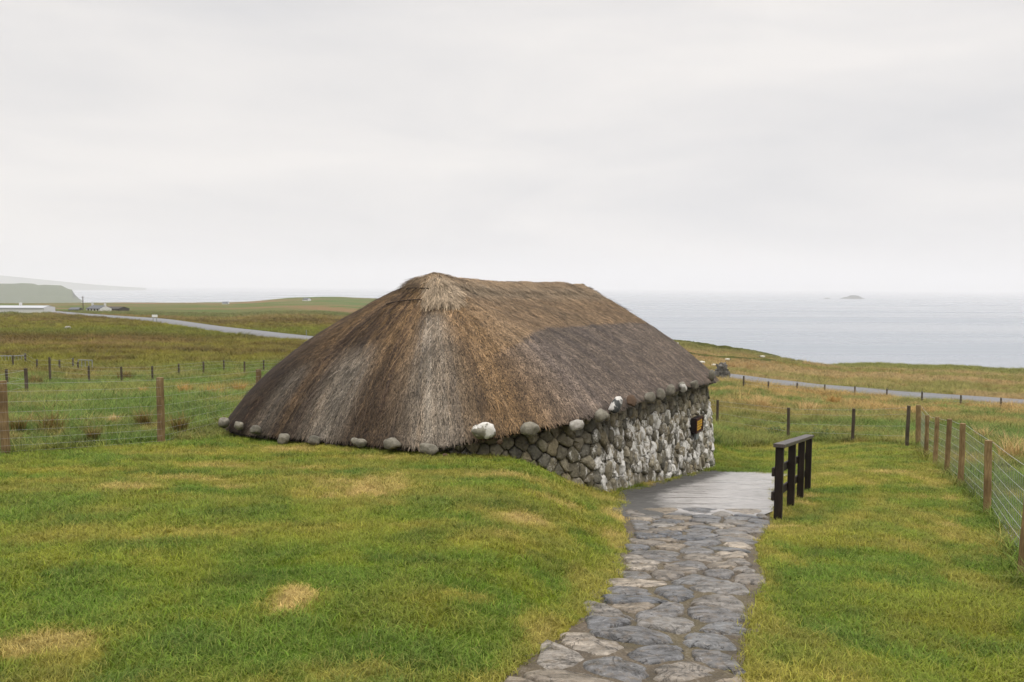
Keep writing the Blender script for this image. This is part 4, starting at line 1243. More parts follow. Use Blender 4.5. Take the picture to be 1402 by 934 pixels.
for i, (px, py, w, h, tilt, mt, lumps, lab) in enumerate(WST):
    p, (t, d, nn) = on_roof(px, py)
    Y = p[1]; pos = np.array(at(px, py, Y)); sc = Y / FPX
    ws_, hs_ = w * sc * (1.14 if px > 810 else 1.02), h * sc * (1.14 if px > 810 else 1.02)
    o = boulder('weight_stone', ws_, hs_, min(ws_, hs_) * 0.95, 40 + i, M[mt], lumps, 0.35 if mt != 'weight_pale' else 0.8)
    ang = math.atan2(U[1], U[0]) if px > 800 else 0.0
    xdir = Vector(t[0]); xdir.z = 0; xdir.normalize()
    if xdir.x < 0: xdir = -xdir
    yaw = math.atan2(xdir.y, xdir.x)
    o.rotation_euler = (0, math.radians(tilt), yaw)
    o.location = Vector(pos) + Vector(nn[0]) * (min(ws_, hs_) * 0.30 + (0.05 if px < 640 else 0.02))
    tag(o, lab, 'stone', 'weight stones along the thatch edge')

# --- information sign on the wall
sp_s = float(np.interp(6.75, OUT[60:150, 0][::-1], OS[60:150][::-1]))
sp = wall_pt(np.array([sp_s]), np.array([EYE - 2.93]), np.array([0.16]))[0]
sg = thing('wall_sign', 'brown box sign with yellow panel fixed on the whitewashed wall', 'sign', tuple(sp), math.atan2(U[1], U[0]))
sg.scale = (0.92, 0.92, 0.92)
mb = MB(); mb.box((0, 0, 0), (0.56, 0.12, 0.34)); mb.build('board', M['sign_side'], sg)
mb = MB()
for z in (-0.155, 0.155): mb.box((0, -0.072, z), (0.56, 0.024, 0.03))
for x in (-0.265, 0.265): mb.box((x, -0.072, 0), (0.03, 0.024, 0.28))
mb.build('frame', M['sign_board'], sg)
mb = MB(); mb.box((0, -0.064, 0), (0.5, 0.008, 0.28)); mb.build('backing', M['sign_board'], sg)
mb = MB()
for rr, segs in ((0.085, ((-.2, -.05), (-.03, .06), (.09, .2))), (0.03, ((-.21, -.1), (-.08, .02), (.05, .21))), (-0.03, ((-.2, .0), (.03, .1), (.12, .2))), (-0.09, ((-.19, -.08), (-.05, .12)))):
    for a, b in segs: mb.box(((a + b) / 2, -0.071, rr), (b - a, 0.006, 0.042))
mb.build('lettering', M['sign_yellow'], sg)
mb = MB(); mb.box((-0.02, -0.01, -0.26), (0.22, 0.05, 0.16)); mb.build('bracket', M['steel'], sg)

# ------------------------------------------------------------------ handrail beside the path
r0 = ground_at(1065, 712); r0.z = 0; r1 = ground_at(1105.5, 672); r1.z = 0
RD = (r1 - r0).normalized(); RX = Vector((RD.y, -RD.x, 0)); RLEN = (r1 - r0).length
rail = thing('handrail', 'dark stained timber handrail standing along the concrete beside the path', 'handrail', (r0.x, r0.y, zg1(r0.x, r0.y)))
RM = Matrix((RX, RD, Vector((0, 0, 1)))).transposed()
zt = []
for t in (0, RLEN * 0.355, RLEN * 0.69, RLEN):
    p = r0 + RD * t; z = zg1(p.x, p.y)
    H = 0.945 - 0.012 * t
    mb = MB(); mb.box((p.x - r0.x, p.y - r0.y, z - rail.location.z + H / 2 - 0.1), (0.098, 0.098, H + 0.2), RM)
    o = mb.build('post', M['dark_timber'], rail); bv = o.modifiers.new('edge', 'BEVEL'); bv.width = 0.008; bv.segments = 2
    zt.append((t, z - rail.location.z, H))
def rail_bar(name, off_x, h_of, dims, mat, t0, t1):
    a = RD * t0 + RX * off_x; b = RD * t1 + RX * off_x
    a.z = np.interp(t0, [q[0] for q in zt], [q[1] for q in zt]) + h_of(t0); b.z = np.interp(t1, [q[0] for q in zt], [q[1] for q in zt]) + h_of(t1)
    d = (b - a); Y_ = d.normalized(); X_ = Y_.cross(Vector((0, 0, 1))).normalized(); Z_ = X_.cross(Y_)
    Rm = Matrix((X_, Y_, Z_)).transposed()
    mb = MB(); mb.box((a + b) / 2, (dims[0], d.length, dims[1]), Rm)
    o = mb.build(name, mat, rail)
    bv = o.modifiers.new('edge', 'BEVEL'); bv.width = 0.006; bv.segments = 2
    return o
rail_bar('top_rail', 0, lambda t: 0.969 - 0.012 * t, (0.14, 0.048), M['cap_timber'], -0.10, RLEN + 0.12)
rail_bar('side_rail', -0.068, lambda t: 0.62 - 0.01 * t, (0.034, 0.11), M['dark_timber'], -0.06, RLEN + 0.06)
rail_bar('side_rail', -0.068, lambda t: 0.31 - 0.01 * t, (0.034, 0.11), M['dark_timber'], -0.06, RLEN + 0.06)

# ------------------------------------------------------------------ fences
def post_mesh(h, r, seed, square=False):
    rr = random.Random(seed); mb = MB()
    lean = (rr.gauss(0, 0.012), rr.gauss(0, 0.012)); pts = []; rs = []
    for t in (-0.25, 0, 0.3, 0.6, 0.9, 1.0):
        pts.append((lean[0] * t * h + rr.gauss(0, r * 0.04), lean[1] * t * h, t * h if t > 0 else t)); rs.append(r * (1.05 - 0.06 * t + rr.gauss(0, 0.02)))
    mb.tube(pts, rs, 9)
    return mb
def fence(name, label, posts, heights, mat, wr=0.0022, mesh_step=None, r=0.05, strainer=(), group=None, net_h=None, sag=0.01, wr_v=None):
    """posts: (x, y, height)"""
    b = posts[0]; fz = zg1(b[0], b[1])
    f = thing(name, label, 'fence', (b[0], b[1], fz), group=group)
    tops = []
    for i, (x, y, h) in enumerate(posts):
        z = zg1(x, y); rr = r * (1.45 if i in strainer else 1)
        o = post_mesh(h, rr, int(x * 100 + y * 37) & 0xffff).build('post', mat, f, smooth=False)
        o.location = (x - b[0], y - b[1], z - fz)
        tops.append(Vector((x - b[0], y - b[1], z - fz)))
    mb = MB()
    for k, fr in enumerate(heights):
        for (p, q, P0, P1) in zip(tops[:-1], tops[1:], posts[:-1], posts[1:]):
            a = p + Vector((0, 0, P0[2] * fr)); c = q + Vector((0, 0, P1[2] * fr))
            off = (c - a).cross(Vector((0, 0, 1))).normalized() * (r + 0.004)
            pts = [a.lerp(c, t) + off - Vector((0, 0, sag * math.sin(math.pi * t))) for t in (0, 0.25, 0.5, 0.75, 1)]
            mb.tube(pts, wr * (1.2 if k == 0 else 1.0), 4, False)
    mb.build('line_wire', M['wire'], f)
    if mesh_step:
        mb = MB(); hi = net_h or heights[1]
        for (p, q, P0, P1) in zip(tops[:-1], tops[1:], posts[:-1], posts[1:]):
            n_ = max(2, int((q - p).length / mesh_step))
            off = (q - p).cross(Vector((0, 0, 1))).normalized() * (r + 0.004)
            for j in range(1, n_):
                t = j / n_; c = p.lerp(q, t) + off; H = (P0[2] * (1 - t) + P1[2] * t)
                gz_ = zg1(c.x + b[0], c.y + b[1]) - fz
                mb.tube([(c.x, c.y, min(c.z, gz_) + 0.03), (c.x, c.y, c.z + H * hi - sag * math.sin(math.pi * t))], wr_v or wr * 0.7, 3, False)
        mb.build('netting', M['wire'], f)
    return f
HW = (0.97, 0.86, 0.72, 0.58, 0.45, 0.33, 0.22, 0.12, 0.04)
PR = []
for px, yb, hp in ((1400, 790, 150), (1351, 705, 101), (1315, 667, 87), (1296, 650, 76), (1280, 636, 65), (1268, 628, 59), (1257, 612, 57)):
    p = ground_at(px, yb); PR.append((p.x, p.y, min(1.3, max(0.95, hp * p.y / FPX * 1.02))))
d0 = np.array(PR[0][:2]) - np.array(PR[1][:2]); d0 *= 2.4 / np.linalg.norm(d0)
PR = [(PR[0][0] + d0[0] * k, PR[0][1] + d0[1] * k, 1.1) for k in (2, 1)] + PR
fence('wire_fence', 'new timber post and wire fence running down the right side of the mown lawn', PR, HW, M['post'], 0.0026, 0.16, 0.046, (8,), net_h=0.86, sag=0.012)
PB = [PR[-1]]
c_ = PR[-1]
PB = [(c_[0] - 0.25, c_[1] + 0.15, 1.18)]
for px, yb, h in ((1167, 606, 1.08), (1079, 602, 1.1), (982, 584, 1.05), (890, 575, 1.05)):
    p = ground_at(px, yb); PB.append((p.x, p.y, h))
fence('wire_fence', 'sparse post and wire fence across the back of the lawn beyond the cottage', PB, (0.96, 0.8, 0.5, 0.25), M['post_old'], 0.0026, None, 0.05)
PL = []
fa, fb = ground_at(8, 622), ground_at(221, 607)
d_ = np.array([fb.x - fa.x, fb.y - fa.y])
for k in (-1.0, 0, 1):
    PL.append((fa.x + d_[0] * k, fa.y + d_[1] * k, 1.1))
for a_, b_ in ((3.2, W_H + 1.5), (6.4, W_H + 1.5), (9.6, W_H + 1.4)):
    q = wxy(np.array([[a_, b_]]))[0]; PL.append((q[0], q[1], 1.1))
fence('wire_fence', 'pale timber post and netting fence left of the cottage beside the lawn', PL, HW, M['post'], 0.0012, 0.16, 0.06, (), net_h=0.86, wr_v=0.0006)
def posts_from_px(lst, hmul=1.0):
    out = []
    for px, yb, hp in lst:
        p = ground_at(px, yb); out.append((p.x, p.y, max(0.8, min(1.7, hp * p.y / FPX))))
    return out
fence('wire_fence', 'weathered post fence across the rough field, running right from the tall grey strainer',
      posts_from_px([(69, 526, 37), (122, 526, 25), (167, 526, 24), (209, 525, 24), (245, 518, 20), (279, 515, 20), (307, 513, 20), (335, 514, 19), (361, 511, 18), (400, 511, 17)]),
      (0.95, 0.75, 0.5, 0.25), M['post_old'], 0.003, None, 0.06)
fence('wire_fence', 'short run of old grey posts coming forward in the left field',
      posts_from_px([(10, 530, 24), (37, 541, 37), (-40, 560, 40)]), (0.92, 0.6, 0.3), M['post_old'], 0.003, None, 0.065)
fence('wire_fence', 'distant line of small old posts at the foot of the moor',
      posts_from_px([(-12, 503, 16), (18, 505, 18), (35, 498, 14), (51, 508, 16), (82, 510, 17), (100, 504, 14), (107, 510, 14)]), (0.95, 0.6, 0.3), M['post_old'], 0.004, None, 0.07)
fence('wire_fence', 'long fence of small posts along the near side of the road on the right',
      posts_from_px([(1018, 532, 17), (1052, 535, 13), (1091, 536, 12), (1129, 539, 13), (1170, 543, 14), (1214, 546, 14), (1262, 552, 16), (1315, 556, 15), (1370, 561, 16), (1440, 566, 16)]),
      (0.95, 0.7, 0.4), M['post_old'], 0.006, None, 0.07)

# sheep hurdles in the left field
def hurdle(px, yb, wpx, hpx, label, yaw):
    p = ground_at(px, yb); k = p.y / FPX; w, h = wpx * k, hpx * k
    t = thing('metal_hurdle', label, 'hurdle', tuple(p), yaw)
    mb = MB()
    for x in (-w / 2, w / 2): mb.tube([(x, 0, 0), (x, 0, h)], 0.035, 6)
    for z in (0.12 * h, h): mb.tube([(-w / 2, 0, z), (w / 2, 0, z)], 0.035, 6)
    mb.build('frame', M['steel'], t)
    mb = MB(); n_ = max(4, int(w / 0.28))
    for i in range(1, n_): mb.tube([(-w / 2 + w * i / n_, 0, 0.12 * h), (-w / 2 + w * i / n_, 0, h)], 0.022, 4)
    mb.build('bars', M['steel'], t)
hurdle(14, 497, 38, 9, 'low pale metal hurdle among the posts at the left of the field', 0.1)
hurdle(117, 508, 22, 15, 'grey metal hurdle beside the old posts, right of the tall strainer', -0.2)

# ------------------------------------------------------------------ far buildings and small things
def gable_house(name, label, px0, px1, ybase, eave, ridge, depth, yaw, wall, roof, chim=(), wins=0, cat='house', group=None, Y=None):
    pm = ground_at((px0 + px1) / 2, ybase) if Y is None else None
    if Y is not None: q = at((px0 + px1) / 2, ybase, Y); pm = Vector((q.x, q.y, q.z))
    k = pm.y / FPX; w = (px1 - px0) * k / max(0.3, math.cos(yaw)); e, r = eave * k, ridge * k
    t = thing(name, label, cat, tuple(pm), yaw, group)
    mb = MB(); d = depth
    mb.add([(-w/2, -d/2, -4), (w/2, -d/2, -4), (w/2, d/2, -4), (-w/2, d/2, -4), (-w/2, -d/2, e), (w/2, -d/2, e), (w/2, d/2, e), (-w/2, d/2, e), (-w/2, 0, r), (w/2, 0, r)],
           [[0, 1, 5, 4], [2, 3, 7, 6], [1, 2, 6, 9, 5], [3, 0, 4, 8, 7], [4, 5, 9, 8], [6, 7, 8, 9]])
    mb.build('wall', wall, t)
    mb = MB(); o_, th = 0.12, 0.15
    for s in (-1, 1):
        mb.add([(-w/2 + o_, s * (d/2 + 0.3), e - 0.1), (w/2 - o_, s * (d/2 + 0.3), e - 0.1), (w/2 - o_, 0, r + th), (-w/2 + o_, 0, r + th),
                (-w/2 + o_, s * (d/2 + 0.3), e + th), (w/2 - o_, s * (d/2 + 0.3), e + th), (w/2 - o_, 0, r + th + 0.12), (-w/2 + o_, 0, r + th + 0.12)],
               [[0, 1, 2, 3], [4, 5, 6, 7], [0, 1, 5, 4], [1, 2, 6, 5], [3, 0, 4, 7], [2, 3, 7, 6]])
    ro = mb.build('roof', roof, t)
    for cx in chim:
        mb = MB(); mb.box((cx * w, 0, r + 0.55), (0.8, 0.7, 1.5)); mb.build('chimney', wall, ro)
    for i in range(wins):
        x = -w/2 + w * (i + 0.7) / (wins + 0.4)
        mb = MB(); mb.box((x, -d/2 - 0.02, e * 0.55), (0.9, 0.06, 1.1)); mb.build('window', M['glass'], t)
    return t
gable_house('long_building', 'long low white building at the far left edge of the moor', -60, 64, 428.5, 6.8, 9.0, 9, 0.12, M['white_render'], M['pale_roof'], (0.2,), 0, 'building')
gable_house('farm_cottage', 'small white cottage with grey roof and chimneys beyond the road', 124, 147, 426.5, 3.8, 7.6, 7, -0.35, M['white_render'], M['slate'], (-0.46, 0.46), 4, 'house')
gable_house('barn', 'long dark low barn right of the small white cottage', 148, 172, 426, 3.0, 5.4, 7, -0.3, M['dark_shed'], M['dark_shed'], (), 0, 'barn')
gable_house('shed', 'small dark shed left of the telegraph pole', 97, 110, 426, 2.0, 4.2, 6, 0.2, M['dark_shed'], M['slate'], (), 0, 'shed')
gable_house('farmhouse', 'tiny grey-roofed house standing alone on the far coast edge', 305, 313, 416.5, 1.4, 3.0, 7, 0.2, M['white_render'], M['slate'], (), 0, 'house')
gable_house('farmhouse', 'tiny white cottage on the far green headland slope', 416, 424, 412, 2.0, 3.6, 7, -0.2, M['white_render'], M['slate'], (), 0, 'house')

p = ground_at(114, 427)
tp = thing('telegraph_pole', 'single dark telegraph pole beside the far white cottage', 'pole', tuple(p))
k = p.y / FPX
mb = MB(); mb.tube([(0, 0, -0.5), (0, 0, 21 * k)], [0.22, 0.16], 7); mb.build('pole', M['post_old'], tp)
mb = MB(); mb.box((0, 0, 20 * k), (1.6, 0.14, 0.14)); mb.build('crossarm', M['post_old'], tp)
p = ground_at(212, 442)
rs = thing('road_sign', 'white board sign on two legs beside the far road', 'sign', tuple(p)); k = p.y / FPX
mb = MB(); mb.box((0, 0, 9.2 * k), (7.5 * k, 0.08, 3.4 * k)); mb.build('board', M['road_white'], rs)
for x in (-2.3, 2.3):
    mb = MB(); mb.tube([(x * k, 0.06, -0.3), (x * k, 0.06, 9 * k)], 0.09, 6); mb.build('leg', M['steel'], rs)
p = ground_at(419.5, 463); k = p.y / FPX
mb = MB(); mb.tube([(0, 0, -0.2), (0, 0, 11 * k)], 0.07, 6)
o = mb.build('marker_post', M['steel'], None); o.location = p
tag(o, 'slim grey marker post at the roadside left of the thatched roof', 'post')
p = ground_at(93, 451)
o = boulder('field_boulder', 1.5, 0.9, 1.0, 77, M['weight_pale'], 1, 0.5); o.location = p + Vector((0, 0, 0.25)); tag(o, 'pale boulder lying alone on the green moor slope', 'boulder')

# ruined stone stub by the road
p = ground_at(988, 520); k = p.y / FPX
rn = thing('stone_ruin', 'broken grey stone wall stub beside the road behind the cottage', 'ruin', tuple(p))
rr = random.Random(4); bmv = bmesh.new()
for lx in range(5):
    hh = (0.5, 0.95, 1.0, 0.9, 0.6)[lx] * 19 * k
    z = 0.0
    while z < hh:
        w_ = 19 * k / 5 * rr.uniform(0.95, 1.35); h_ = rr.uniform(0.22, 0.38)
        for yy in (-0.25, 0.25):
            m4 = Matrix.Translation(((lx - 2) * 19 * k / 5 + rr.gauss(0, 0.06), yy, z + h_ / 2)) @ Matrix.Rotation(rr.gauss(0, 0.15), 4, 'Z') @ Matrix.Diagonal((w_ / 2, 0.34, h_ / 2 * 1.15, 1))
            g = bmesh.ops.create_cube(bmv, size=2.0, matrix=m4 @ Matrix.Rotation(rr.gauss(0, 0.12), 4, 'Y'))
            for v in g['verts']: v.co += Vector((rr.gauss(0, 0.06), rr.gauss(0, 0.06), rr.gauss(0, 0.045)))
        z += h_ * 0.9
me = bpy.data.meshes.new('stonework'); bmv.to_mesh(me); bmv.free(); me.materials.append(M['ruin'])
link('stonework', me, rn)

# sheep on the slope above the road
def sheep_body():
    bm = bmesh.new()
    def ell(c, r, sub=2):
        bmesh.ops.create_icosphere(bm, subdivisions=sub, radius=1.0, matrix=Matrix.Translation(c) @ Matrix.Diagonal((*r, 1)))
    ell((0, 0, 0.62), (0.5, 0.27, 0.28)); ell((0.42, 0, 0.66), (0.2, 0.17, 0.2)); ell((-0.45, 0, 0.62), (0.14, 0.2, 0.22))
    me = bpy.data.meshes.new('fleece'); bm.to_mesh(me); bm.free(); me.materials.append(M['fleece'])
    me.polygons.foreach_set('use_smooth', np.ones(len(me.polygons), bool)); return me
FB = sheep_body()
def sheep_head():
    bm = bmesh.new()
    bmesh.ops.create_icosphere(bm, subdivisions=2, radius=1.0, matrix=Matrix.Translation((0.66, 0, 0.62)) @ Matrix.Rotation(0.6, 4, 'Y') @ Matrix.Diagonal((0.16, 0.085, 0.095, 1)))
    for s in (-1, 1): bmesh.ops.create_icosphere(bm, subdivisions=1, radius=1.0, matrix=Matrix.Translation((0.58, s * 0.13, 0.7)) @ Matrix.Diagonal((0.04, 0.08, 0.025, 1)))
    me = bpy.data.meshes.new('head'); bm.to_mesh(me); bm.free(); me.materials.append(M['sheep_face']); return me
FH = sheep_head()
mbl = MB(); mbl.tube([(0, 0, 0.45), (0.01, 0, 0.22), (0, 0, 0)], [0.06, 0.04, 0.035], 6)
tmp = mbl.build('leg', M['sheep_face'], None); FL = tmp.data; bpy.data.objects.remove(tmp)
for (px, yb, yaw, sc, lab) in ((926, 474, 0.3, 0.9, 'white sheep highest on the slope close to the thatch'), (961, 501, 2.6, 0.75, 'white sheep just above the last eave stone of the cottage'),
                               (977, 504, 0.4, 0.6, 'small white sheep left of the broken stone wall stub'), (996, 496, -0.3, 0.7, 'white sheep above the broken stone wall stub'),
                               (1044, 492, 3.0, 0.85, 'white sheep by the turf bank on the crest')):
    p = ground_at(px, yb)
    t = thing('sheep', lab, 'sheep', tuple(p), yaw, 'sheep grazing beyond the road'); t.scale = (sc,) * 3
    link('fleece', FB, t); link('head', FH, t)
    for x, y in ((0.3, 0.13), (0.3, -0.13), (-0.33, 0.13), (-0.33, -0.13)):
        o = link('leg', FL, t); o.location = (x, y, 0)

# turf banks on the crest beyond the road
def bank(pts_px, label, h, w, seed):
    P = [ground_at(a, b) for a, b in pts_px]
    P = np.array([tuple(p) for p in P]); Q = smooth_line(P, 3)
    s = np.concatenate([[0], np.cumsum(np.linalg.norm(np.diff(Q, axis=0), axis=1))]); m = int(s[-1] / 0.6)
    q = np.linspace(0, s[-1], m); Q = np.stack([np.interp(q, s, Q[:, i]) for i in range(3)], 1)
    tg_ = np.gradient(Q, axis=0); tg_[:, 2] = 0; tg_ /= np.linalg.norm(tg_, axis=1)[:, None]; nn = np.stack([-tg_[:, 1], tg_[:, 0], tg_[:, 0] * 0], 1)
    Vs = []
    for j, (o_, hh) in enumerate(((-1, -0.4), (-0.7, 0.45), (-0.25, 1), (0.25, 1), (0.7, 0.45), (1, -0.4))):
        hs = h * hh * (0.55 + 0.9 * fbm(q * 0.45, q * 0 + j * 0.7, seed, 3))
        v = Q + nn * (w * o_ * (0.8 + 0.4 * vnoise(q * 0.5, q * 0 + j, seed + 1)))[:, None]; v[:, 2] += hs; Vs.append(v)
    Vs = np.concatenate(Vs); ii = np.arange(6 * m).reshape(6, m)
    F = np.stack([ii[:-1, :-1], ii[:-1, 1:], ii[1:, 1:], ii[1:, :-1]], -1).reshape(-1, 4)
    c = np.tile(cl(92, 96, 46), (len(Vs), 1)) * (0.6 + 0.8 * fbm(Vs[:, 0] * 0.8, Vs[:, 1] * 0.8, seed, 3))[:, None]
    o = link('turf_bank', mesh_np('turf_bank', Vs, F, M['ground'], {'col': c}, smooth=True))
    tag(o, label, 'bank', 'old turf banks above the sea')
bank([(905, 465), (940, 471), (985, 478), (1030, 484), (1068, 489)], 'dark turf bank along the crest against the sea', 0.8, 0.8, 5)
bank([(935, 486), (975, 490), (1015, 493), (1060, 496)], 'lower turf bank crossing the slope below the crest', 0.5, 0.7, 6)

# ------------------------------------------------------------------ grasses
def blades(n, rad, h, w, lean, seed, bend=0.5, flat=0.0):
    rg = np.random.default_rng(seed); V, F, T, B = [], [], [], []
    for i in range(n):
        a = rg.uniform(0, 2 * math.pi); r = rad * math.sqrt(rg.uniform()); x, y = r * math.cos(a), r * math.sin(a)
        d = rg.uniform(0, 2 * math.pi); ln = abs(rg.normal(lean, lean * 0.5)); H = h * rg.uniform(0.5, 1.25); W = w * rg.uniform(0.7, 1.3)
        dx, dy = math.cos(d), math.sin(d); sx, sy = -dy, dx; b = len(V); bl = rg.uniform()
        for t in (0, 0.4, 0.75, 1.0):
            off = H * (ln * t + bend * t * t); z = H * t * (1 - 0.35 * bend * t) - 0.01 * (t == 0)
            hw = W / 2 * (1.0 if t < 0.5 else (1.1 - t) * 1.2)
            for s in (-1, 1):
                V.append((x + dx * off + sx * hw * s, y + dy * off + sy * hw * s, z)); T.append(t); B.append(bl)
        for k in range(3): F.append([b + 2 * k, b + 2 * k + 1, b + 2 * k + 3, b + 2 * k + 2])
    return np.array(V), np.array(F), np.array(T), np.array(B)
def proto(coll, name, args, mat):
    Vb, Fb, T, B = blades(*args)
    o = bpy.data.objects.new(name, mesh_np(name, Vb, Fb, mat, {'tip': T, 'blade': B}))
    coll.objects.link(o)
lawn_c = bpy.data.collections.new('lawn_tufts'); field_c = bpy.data.collections.new('field_tufts'); moor_c = bpy.data.collections.new('moor_tufts')
for i in range(5): proto(lawn_c, 'lawn_tuft', (38, 0.085, 0.028 + 0.006 * (i % 3), 0.0038, 0.6, 100 + i, 0.75), M['blade'])
for i in range(4): proto(field_c, 'field_tuft', (26, 0.13, 0.15 + 0.03 * (i % 3), 0.008, 0.45, 200 + i, 0.7), M['blade'])
for i in range(4): proto(moor_c, 'moor_tuft', (30, 0.30, 0.26 + 0.05 * (i % 3), 0.022, 0.5, 300 + i, 0.5), M['blade'])

def scatter(name, label, mask_dens, coll, seed, s0, s1, tilt=0.25):
    keep = (mask_dens[Fq].max(1) > 0)
    Fk = Fq[keep]; used = np.unique(Fk); remap = np.full(len(V), -1); remap[used] = np.arange(len(used))
    me = mesh_np(name, V[used], remap[Fk], None, {'col': scat_col[used], 'dens': mask_dens[used], 'scl': scat_scl[used]})
    o = link(name, me); tag(o, label, kind='stuff')
    ng = bpy.data.node_groups.new(name, 'GeometryNodeTree')
    ng.interface.new_socket('Geometry', in_out='INPUT', socket_type='NodeSocketGeometry'); ng.interface.new_socket('Geometry', in_out='OUTPUT', socket_type='NodeSocketGeometry')
    N = lambda t: ng.nodes.new(t); Lk = ng.links.new
    gi, go = N('NodeGroupInput'), N('NodeGroupOutput')
    dp = N('GeometryNodeDistributePointsOnFaces'); dp.distribute_method = 'RANDOM'; dp.inputs['Seed'].default_value = seed
    na = N('GeometryNodeInputNamedAttribute'); na.data_type = 'FLOAT'; na.inputs['Name'].default_value = 'dens'
    Lk(gi.outputs[0], dp.inputs['Mesh']); Lk(na.outputs['Attribute'], dp.inputs['Density'])
    ci = N('GeometryNodeCollectionInfo'); ci.inputs['Collection'].default_value = coll; ci.inputs['Separate Children'].default_value = True; ci.inputs['Reset Children'].default_value = True
    ip = N('GeometryNodeInstanceOnPoints'); ip.inputs['Pick Instance'].default_value = True
    Lk(dp.outputs['Points'], ip.inputs['Points']); Lk(ci.outputs[0], ip.inputs['Instance'])
    rv = N('FunctionNodeRandomValue'); rv.data_type = 'FLOAT_VECTOR'
    rv.inputs[0].default_value = (-tilt, -tilt, 0); rv.inputs[1].default_value = (tilt, tilt, 6.283); rv.inputs['Seed'].default_value = seed + 1
    Lk(rv.outputs[0], ip.inputs['Rotation'])
    rs_ = N('FunctionNodeRandomValue'); rs_.data_type = 'FLOAT'; rs_.inputs[2].default_value = s0; rs_.inputs[3].default_value = s1; rs_.inputs['Seed'].default_value = seed + 2
    nb = N('GeometryNodeInputNamedAttribute'); nb.data_type = 'FLOAT'; nb.inputs['Name'].default_value = 'scl'
    mu = N('ShaderNodeMath'); mu.operation = 'MULTIPLY'; Lk(rs_.outputs[1], mu.inputs[0]); Lk(nb.outputs['Attribute'], mu.inputs[1]); Lk(mu.outputs[0], ip.inputs['Scale'])
    Lk(ip.outputs[0], go.inputs[0])
    md = o.modifiers.new('scatter', 'NODES'); md.node_group = ng
    return o
rr_ = np.hypot(gx, gy); th_ = np.abs(np.arctan2(gx, gy))
view = (th_ < math.radians(42)) | (rr_ < 5) * (gy > 2)
view = view & (gy > 2.2)
lm = lawn_mask(gx, gy)
outp = 1.0 - in_path(gx, gy, 0.0) * 1.0
apron = (gy > 9) & (gx > np.interp(gy, [9, 12.8, 17.3], [1.25, 1.85, 4.3])) & (gx < np.interp(gy, RIGHT_Y, RIGHT_X)) & (gy < 17.2 - 0.5 * (gx - 4.3))
outp = outp * (~apron)
outhouse = 1.0 - ((ha > 0.25) & (ha < L_H - 0.25) & (hb_ > 0.25) & (hb_ < W_H - 0.25))
scat_col = gcol * 1.66
scat_scl = np.interp(rr_, [0, 6, 12, 25], [0.9, 0.95, 1.15, 1.6]) * (1 - 0.2 * gdry) * (0.75 + 0.5 * fbm(gx * 1.3, gy * 1.3, 141, 3))
dl = lm * outp * outhouse * view * np.interp(rr_, [0, 6, 10, 16, 27], [420, 380, 250, 120, 65]) * (1 - 0.1 * gdry)
scatter('lawn_grass', 'short mown lawn grass', np.where(dl > 0.5, dl, 0), lawn_c, 3, 0.75, 1.35)
fieldm = (1 - lm) * view * (rr_ < 130) * outhouse * sstep(road_dist(gx, gy), 3.4, 4.4)
scat_col = gcol * 1.6
scat_scl = np.interp(rr_, [0, 15, 40, 130], [0.9, 1.0, 1.5, 2.6]) * (0.6 + 0.8 * fbm(gx * 0.35, gy * 0.35, 142, 3)) * (1 + 0.5 * gwheat)
df = fieldm * np.interp(rr_, [0, 14, 25, 45, 80, 130], [60, 55, 34, 11, 4, 1.6])
scatter('field_grass', 'rough uncut field grass', np.where(df > 0.05, df, 0), field_c, 5, 0.7, 1.4)
moorm = view * (rr_ >= 70) * (rr_ < 420) * sstep(road_dist(gx, gy), 3.6, 5) * (np.abs(np.arctan2(gx, gy)) < math.radians(38)) * (gz > -40)
scat_scl = np.interp(rr_, [70, 200, 420], [1.0, 1.6, 2.6]) * (0.6 + 0.8 * fbm(gx * 0.2, gy * 0.2, 143, 3))
dm = moorm * np.interp(rr_, [70, 130, 220, 420], [2.2, 1.5, 0.6, 0.16])
scatter('moor_grass', 'heather and moor grass', np.where(dm > 0.02, dm, 0), moor_c, 7, 0.7, 1.4, 0.15)

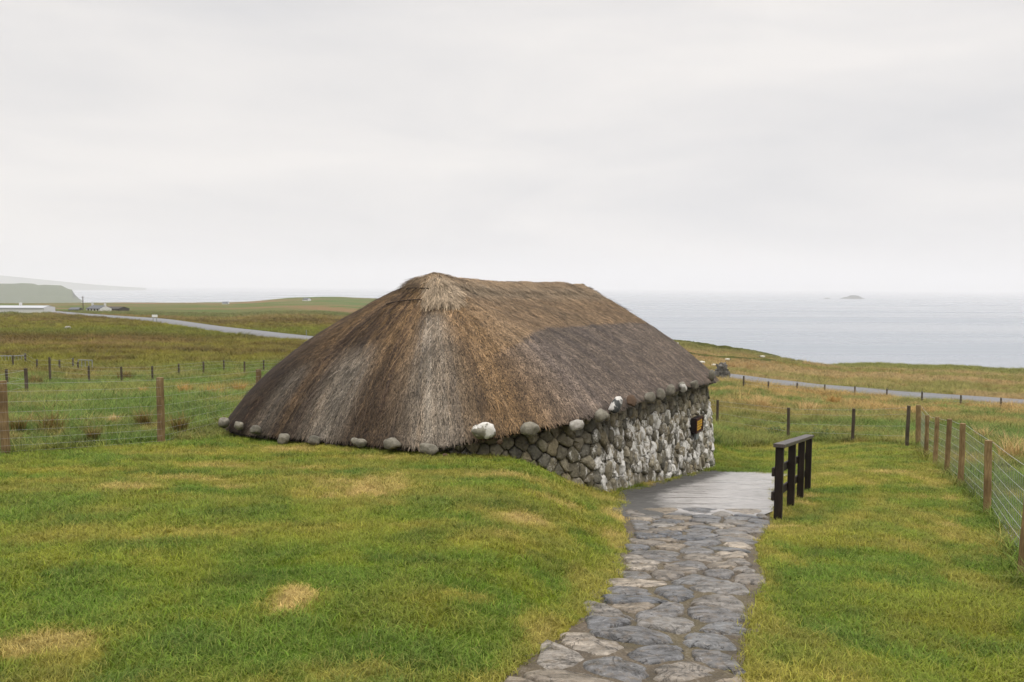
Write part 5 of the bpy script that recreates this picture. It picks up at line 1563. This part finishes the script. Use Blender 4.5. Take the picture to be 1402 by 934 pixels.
# single plants one can point at
def plant(px, yb, wpx, hpx, mat, label, cat, group, seed, n=90, name='rush_tussock'):
    p = ground_at(px, yb); k = p.y / FPX
    Vb, Fb, T, B = blades(n, wpx * k * 0.36, hpx * k * 1.25, max(0.008, 0.55 * k), 0.22, seed, 0.45)
    o = link(name, mesh_np(name, Vb, Fb, M[mat], {'tip': T, 'blade': B})); o.location = p
    tag(o, label, cat, group)
RUSH = 'tussocks in the rough field'
for i, a in enumerate([
    (70, 594, 46, 30, 'tuft_rush', 'large brown-green rush clump midway between the two pale fence posts'),
    (196, 586, 22, 24, 'tuft_rush', 'green rush clump just left of the pale fence post by the cottage'),
    (246, 594, 28, 26, 'tuft_rush', 'green rush clump between the pale fence post and the thatch'),
    (24, 596, 26, 26, 'tuft_rush', 'green rush clump just right of the fence post at the left edge'),
    (128, 606, 16, 20, 'tuft_rush', 'small green rush clump close to the netting between the pale posts'),
    (253, 542, 20, 14, 'tuft_orange', 'small orange grass tussock left of the wide orange one'),
    (292, 544, 40, 16, 'tuft_orange', 'wide orange grass tussock left of the thatch'),
    (328, 540, 14, 14, 'tuft_orange', 'orange grass tussock nearest the thatch'),
    (196, 540, 12, 9, 'tuft_orange', 'smallest orange grass tussock out in the green field'),
    (156, 582, 20, 12, 'tuft_pale', 'low pale grass tussock left of the green rush clump'),
    (49, 527, 24, 12, 'tuft_rush', 'brown rush clump behind the short run of grey posts'),
    (172, 522, 24, 14, 'tuft_rush', 'dark rush clump at the foot of the old post fence'),
    (1384, 632, 40, 34, 'tuft_pale', 'big pale grass tussock behind the wire fence on the right'),
    (1345, 604, 26, 18, 'tuft_pale', 'pale grass tussock further back behind the wire fence'),
    (1040, 562, 30, 18, 'tuft_pale', 'pale drooping tussock behind the back fence near the cottage'),
    (1105, 566, 34, 16, 'tuft_pale', 'pale drooping tussock between the two middle back fence posts'),
    (1140, 556, 26, 14, 'tuft_orange', 'tan grass tussock in the field below the road'),
]):
    plant(*a[:5], a[5], 'tussock', RUSH, 500 + i, n=200)
def leafy(px, yb, wpx, hpx, label, seed):
    p = ground_at(px, yb); k = p.y / FPX; rg = np.random.default_rng(seed); V_, F_, T_, B_ = [], [], [], []
    for i in range(60):
        a = rg.uniform(0, 6.28); r = wpx * k * 0.5 * math.sqrt(rg.uniform()); c = np.array([r * math.cos(a), r * math.sin(a) * 0.7, hpx * k * rg.uniform(0.25, 1.0)])
        d = rg.uniform(0, 6.28); ln, w = rg.uniform(0.09, 0.17), rg.uniform(0.04, 0.07); dv = np.array([math.cos(d), math.sin(d), rg.uniform(-0.3, 0.7)]); sv = np.array([-math.sin(d), math.cos(d), 0]); b = len(V_)
        for t, ww in ((0, 0.1), (0.35, 1), (0.7, 0.8), (1, 0.05)):
            for s in (-1, 1): V_.append(c + dv * ln * t + sv * w / 2 * ww * s - np.array([0, 0, 0.05 * t * t])); T_.append(0.2); B_.append(rg.uniform())
        for q in range(3): F_.append([b + 2 * q, b + 2 * q + 1, b + 2 * q + 3, b + 2 * q + 2])
        b = len(V_); V_ += [c * np.array([.5, .5, 0]), c * np.array([.5, .5, 0]) + np.array([0.008, 0, 0]), c + np.array([0.006, 0, 0]), c]; T_ += [0] * 4; B_ += [0.1] * 4; F_.append([b, b + 1, b + 2, b + 3])
    o = link('leafy_weed', mesh_np('leafy_weed', np.array(V_), np.array(F_), M['weed'], {'tip': T_, 'blade': B_})); o.location = p
    tag(o, label, 'weed', 'leafy weeds by the back fence')
leafy(1062, 598, 26, 14, 'leafy green weed clump left of the middle back fence post', 601)
leafy(1128, 602, 32, 15, 'wider leafy green weed clump between two back fence posts', 602)
